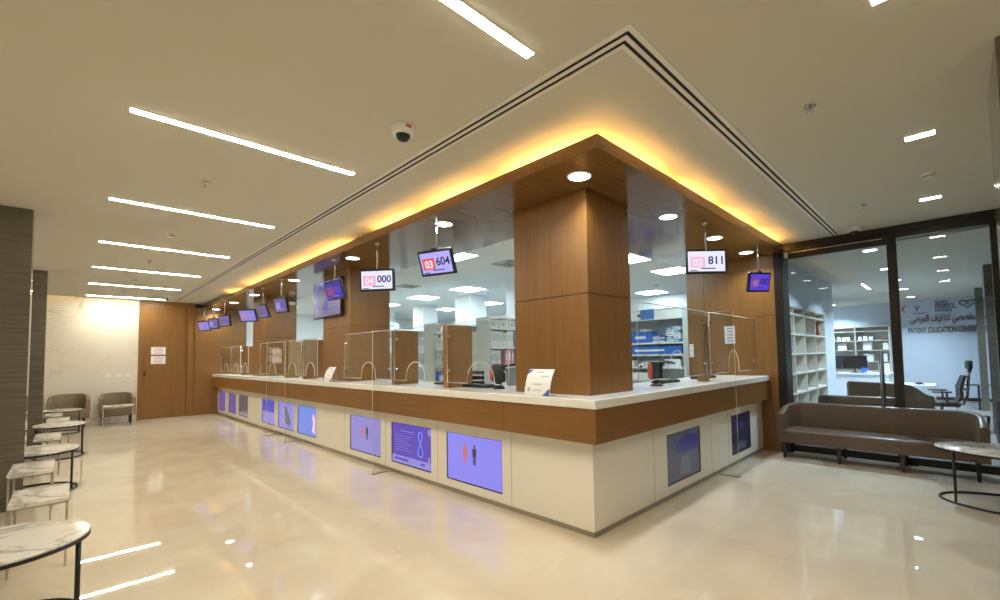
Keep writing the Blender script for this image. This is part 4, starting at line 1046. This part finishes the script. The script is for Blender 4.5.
# ------------------------------------------------------------------ upholstered seats
def tub_seat(name, label, cat, loc, rz, W, D, th, zb, zseat, zarm, zback, m, legx, group=None, rc=.22, rail=False, drop=.0):
    """front toward -Y, origin on the floor at the middle of the seat"""
    t = thing(name, label, cat, loc, rz, group)
    # centre line of the wrap-round back
    w, d = W / 2 - th / 2, D / 2 - th / 2
    P = []
    N = 8
    yf = -D / 2 + .02
    for k in range(5): P.append((-w, yf + (d - rc - yf) * k / 5))
    for k in range(N + 1):
        a = PI - PI / 2 * k / N; P.append((-w + rc + rc * math.cos(a), d - rc + rc * math.sin(a)))
    nb = 8
    for k in range(1, nb): P.append((-w + rc + (2 * w - 2 * rc) * k / nb, d))
    for k in range(N + 1):
        a = PI / 2 - PI / 2 * k / N; P.append((w - rc + rc * math.cos(a), d - rc + rc * math.sin(a)))
    for k in range(1, 6): P.append((w, d - rc + (yf - d + rc) * k / 5))
    b = BM(); rows = []
    n = len(P)
    for i, (x, y) in enumerate(P):
        a = P[max(i - 1, 0)]; c = P[min(i + 1, n - 1)]; dx, dy = c[0] - a[0], c[1] - a[1]; L = math.hypot(dx, dy)
        nx, ny = -dy / L, dx / L      # outward (path runs left front -> back -> right front)
        if True:
            s = (y - yf) / (d - yf); s = max(0, min(1, s)); s = s * s * (3 - 2 * s)
        zt = zarm + (zback - zarm) * s
        tt = th / 2
        prof = [(tt, zb), (tt * 1.0, zb + .12), (tt * 1.02, zt - .05), (tt * .8, zt - .012), (tt * .3, zt), (-tt * .3, zt), (-tt * .8, zt - .012), (-tt, zt - .05), (-tt, zseat - .1), (-tt, zb)]
        fl = .02
        rows.append([b.verts.new((x + nx * (o_ + fl * (z - zb)), y + ny * (o_ + fl * (z - zb)), z)) for o_, z in prof])
    for A, B in zip(rows, rows[1:]):
        m_ = len(A)
        for k in range(m_): b.faces.new((A[k], A[(k + 1) % m_], B[(k + 1) % m_], B[k]))
    b.faces.new(rows[0]); b.faces.new(rows[-1][::-1])
    bmesh.ops.recalc_face_normals(b, faces=b.faces)
    obj('backrest', b, m, t, smooth=True)
    b = BM(); box(b, -W / 2 + th * .9, -D / 2, zb, W / 2 - th * .9, D / 2 - th * .9, zseat, bev=.03, seg=3); obj('seat', b, m, t, smooth=True)
    for lx_, ly in legx:
        b = BM(); bmesh.ops.create_cone(b, cap_ends=True, segments=4, radius1=.022, radius2=.034, depth=zb + .01)
        bmesh.ops.rotate(b, verts=b.verts, cent=(0, 0, 0), matrix=Matrix.Rotation(PI / 4, 3, 'Z'))
        bmesh.ops.translate(b, verts=b.verts, vec=(lx_, ly, (zb + .01) / 2)); obj('leg', b, M_LEG, t)
    return t
LS = 2.10
lg = [(x, y) for x in (-.98, -.34, .30, .95) for y in (-.22, .22)]
tub_seat('sofa', 'long brown leather sofa with rounded arms in front of the glass partition', 'sofa', (4.265, -1.345, 0), R90, LS, .58, .085, .215, .395, .615, .735, M_LEATH, lg, rc=.24)
lg4 = [(-.25, -.2), (.25, -.2), (-.25, .2), (.25, .2)]
tub_seat('armchair', 'taupe tub armchair by the grey pillar against the marble wall', 'armchair', (-2.96, 12.86, 0), 0, .68, .6, .08, .21, .42, .64, .78, M_TAUPE, lg4, 'taupe armchairs by the marble wall', rc=.27)
tub_seat('armchair', 'taupe tub armchair standing beside the tall wooden door', 'armchair', (-2.14, 12.80, 0), 0, .64, .58, .08, .21, .42, .64, .76, M_TAUPE, lg4, 'taupe armchairs by the marble wall', rc=.27)
tub_seat('armchair', 'brown leather armchair behind the glass, cut by the right edge of the photo', 'armchair', (5.75, -2.90, 0), PI / 2, .75, .65, .085, .2, .39, .66, .82, M_LEATH2, lg4, rc=.2)
t = thing('waste_bin', 'dark waste bin beside the grey pillar behind the glass', 'bin', (8.55, -2.47, 0))
b = BM(); lathe(b, [(.07, 0), (.095, .22), (.095, .25), (.085, .25), (.062, .012), (0, .012)]); obj('body', b, M_PLAS, t, smooth=True)
b = BM(); lathe(b, [(.097, .24), (.099, .25), (.097, .26)]); obj('rim', b, M_STEEL, t)
# brown seats in the room behind the glass
tub_seat('sofa', 'low brown leather sofa right behind the glass, back to the lobby', 'sofa', (5.50, -1.06, 0), PI / 2 + .10, 1.05, .6, .085, .2, .39, .66, .80, M_LEATH2, [(-.48, -.2), (.48, -.2), (-.48, .2), (.48, .2)], rc=.2)
tub_seat('armchair', 'brown leather tub chair deeper behind the glass, before the white desk', 'armchair', (7.55, -1.18, 0), PI / 2 - .5, 1.15, .75, .09, .2, .42, .66, .90, M_LEATH2, [(-.42, -.25), (.42, -.25), (-.42, .25), (.42, .25)], rc=.26)

# ------------------------------------------------------------------ marble tables
def oval_table(label, loc, a, c, h, rz=0, group=None, la=.45):
    t = thing('oval_table', label, 'table', loc, rz, group)
    b = BM(); lathe(b, [(0, h - .018), (.985, h - .018), (1.0, h - .012), (1.0, h - .004), (.99, h), (0, h)], (0, 0, 0), 56, a, c); obj('marble_top', b, M_TMARB, t, smooth=True)
    b = BM(); lathe(b, [(.93, h - .034), (1.008, h - .034), (1.008, h - .014), (1.001, h - .014), (1.001, h - .019), (.93, h - .019)], (0, 0, 0), 56, a, c); obj('rim', b, M_BLACK, t)
    b = BM(); tube(b, [(a * .97 * math.cos(2 * PI * k / 56), c * .97 * math.sin(2 * PI * k / 56), .011) for k in range(56)], .011, 8, True); obj('base_ring', b, M_BLACK, t)
    for k in range(4):
        an = (la, PI - la, PI + la, -la)[k]
        b = BM(); x, y = a * .955 * math.cos(an), c * .955 * math.sin(an); tube(b, [(x, y, .011), (x, y, h - .02)], .0105, 10); obj('leg', b, M_BLACK, t)
    return t
GO = 'oval marble tables along the pillars'
oval_table('oval white marble table with black rim nearest the camera', (-3.255, 1.67, 0), .39, .39, .50, 0, GO, .42)
oval_table('oval marble table beside the near grey pillar', (-3.23, 5.62, 0), .36, .43, .49, 0, GO, .5)
oval_table('oval marble table between the two grey pillars', (-3.06, 8.32, 0), .30, .42, .52, 0, GO)
oval_table('oval marble table before the left armchair', (-3.06, 11.85, 0), .30, .42, .50, 0, GO)
oval_table('oval marble table with black ring base in front of the brown sofa', (3.15, -2.57, 0), .385, .60, .52, 0, None, 2.2)
def rect_table(label, loc, a, c, h, group):
    t = thing('marble_side_table', label, 'side table', loc, 0, group)
    b = BM(); box(b, -a, -c, h - .028, a, c, h, bev=.002); obj('marble_top', b, M_TMARB, t)
    b = BM()
    for p in ((-a, -c, a, -c + .014), (-a, c - .014, a, c), (-a, -c, -a + .014, c), (a - .014, -c, a, c)): box(b, p[0] + .004, p[1] + .004, h - .042, p[2] - .004, p[3] - .004, h - .028)
    obj('top_frame', b, M_STEEL, t)
    for x in (-1, 1):
        for y in (-1, 1): part('leg', M_STEEL, t, (x * (a - .011) - .007, y * (c - .011) - .007, 0, x * (a - .011) + .007, y * (c - .011) + .007, h - .042))
GR = 'rectangular marble side tables along the pillars'
rect_table('rectangular marble side table on steel legs right behind the nearest oval table', (-3.105, 2.90, 0), .15, .28, .50, GR)
rect_table('rectangular marble side table in front of the near grey pillar', (-3.20, 4.30, 0), .142, .33, .50, GR)
rect_table('rectangular marble side table behind the oval table at the near pillar', (-3.16, 6.92, 0), .125, .36, .50, GR)
rect_table('rectangular marble side table at the far grey pillar, nearer of two', (-3.09, 9.5, 0), .14, .36, .50, GR)
rect_table('rectangular marble side table past the far pillar, smaller of two', (-3.17, 10.75, 0), .12, .30, .50, GR)
t = rect_table('rectangular marble side table in front of the armchair beside the door', (-2.15, 12.25, 0), .27, .15, .50, GR)

# ------------------------------------------------------------------ world and output
wd = bpy.data.worlds.new('world'); bpy.context.scene.world = wd; wd.use_nodes = True
wd.node_tree.nodes['Background'].inputs['Color'].default_value = (.5, .48, .42, 1)
wd.node_tree.nodes['Background'].inputs['Strength'].default_value = 0.02
sc = bpy.context.scene
sc.view_settings.view_transform = 'Standard'; sc.view_settings.look = 'None'; sc.view_settings.gamma = 1; sc.view_settings.use_curve_mapping = False
sc.view_settings.exposure = 0.0
cy = sc.cycles
cy.use_denoising = True; cy.max_bounces = 10; cy.diffuse_bounces = 5; cy.glossy_bounces = 5; cy.transparent_max_bounces = 24; cy.transmission_bounces = 6
cy.sample_clamp_indirect = 6; cy.caustics_reflective = False; cy.caustics_refractive = False
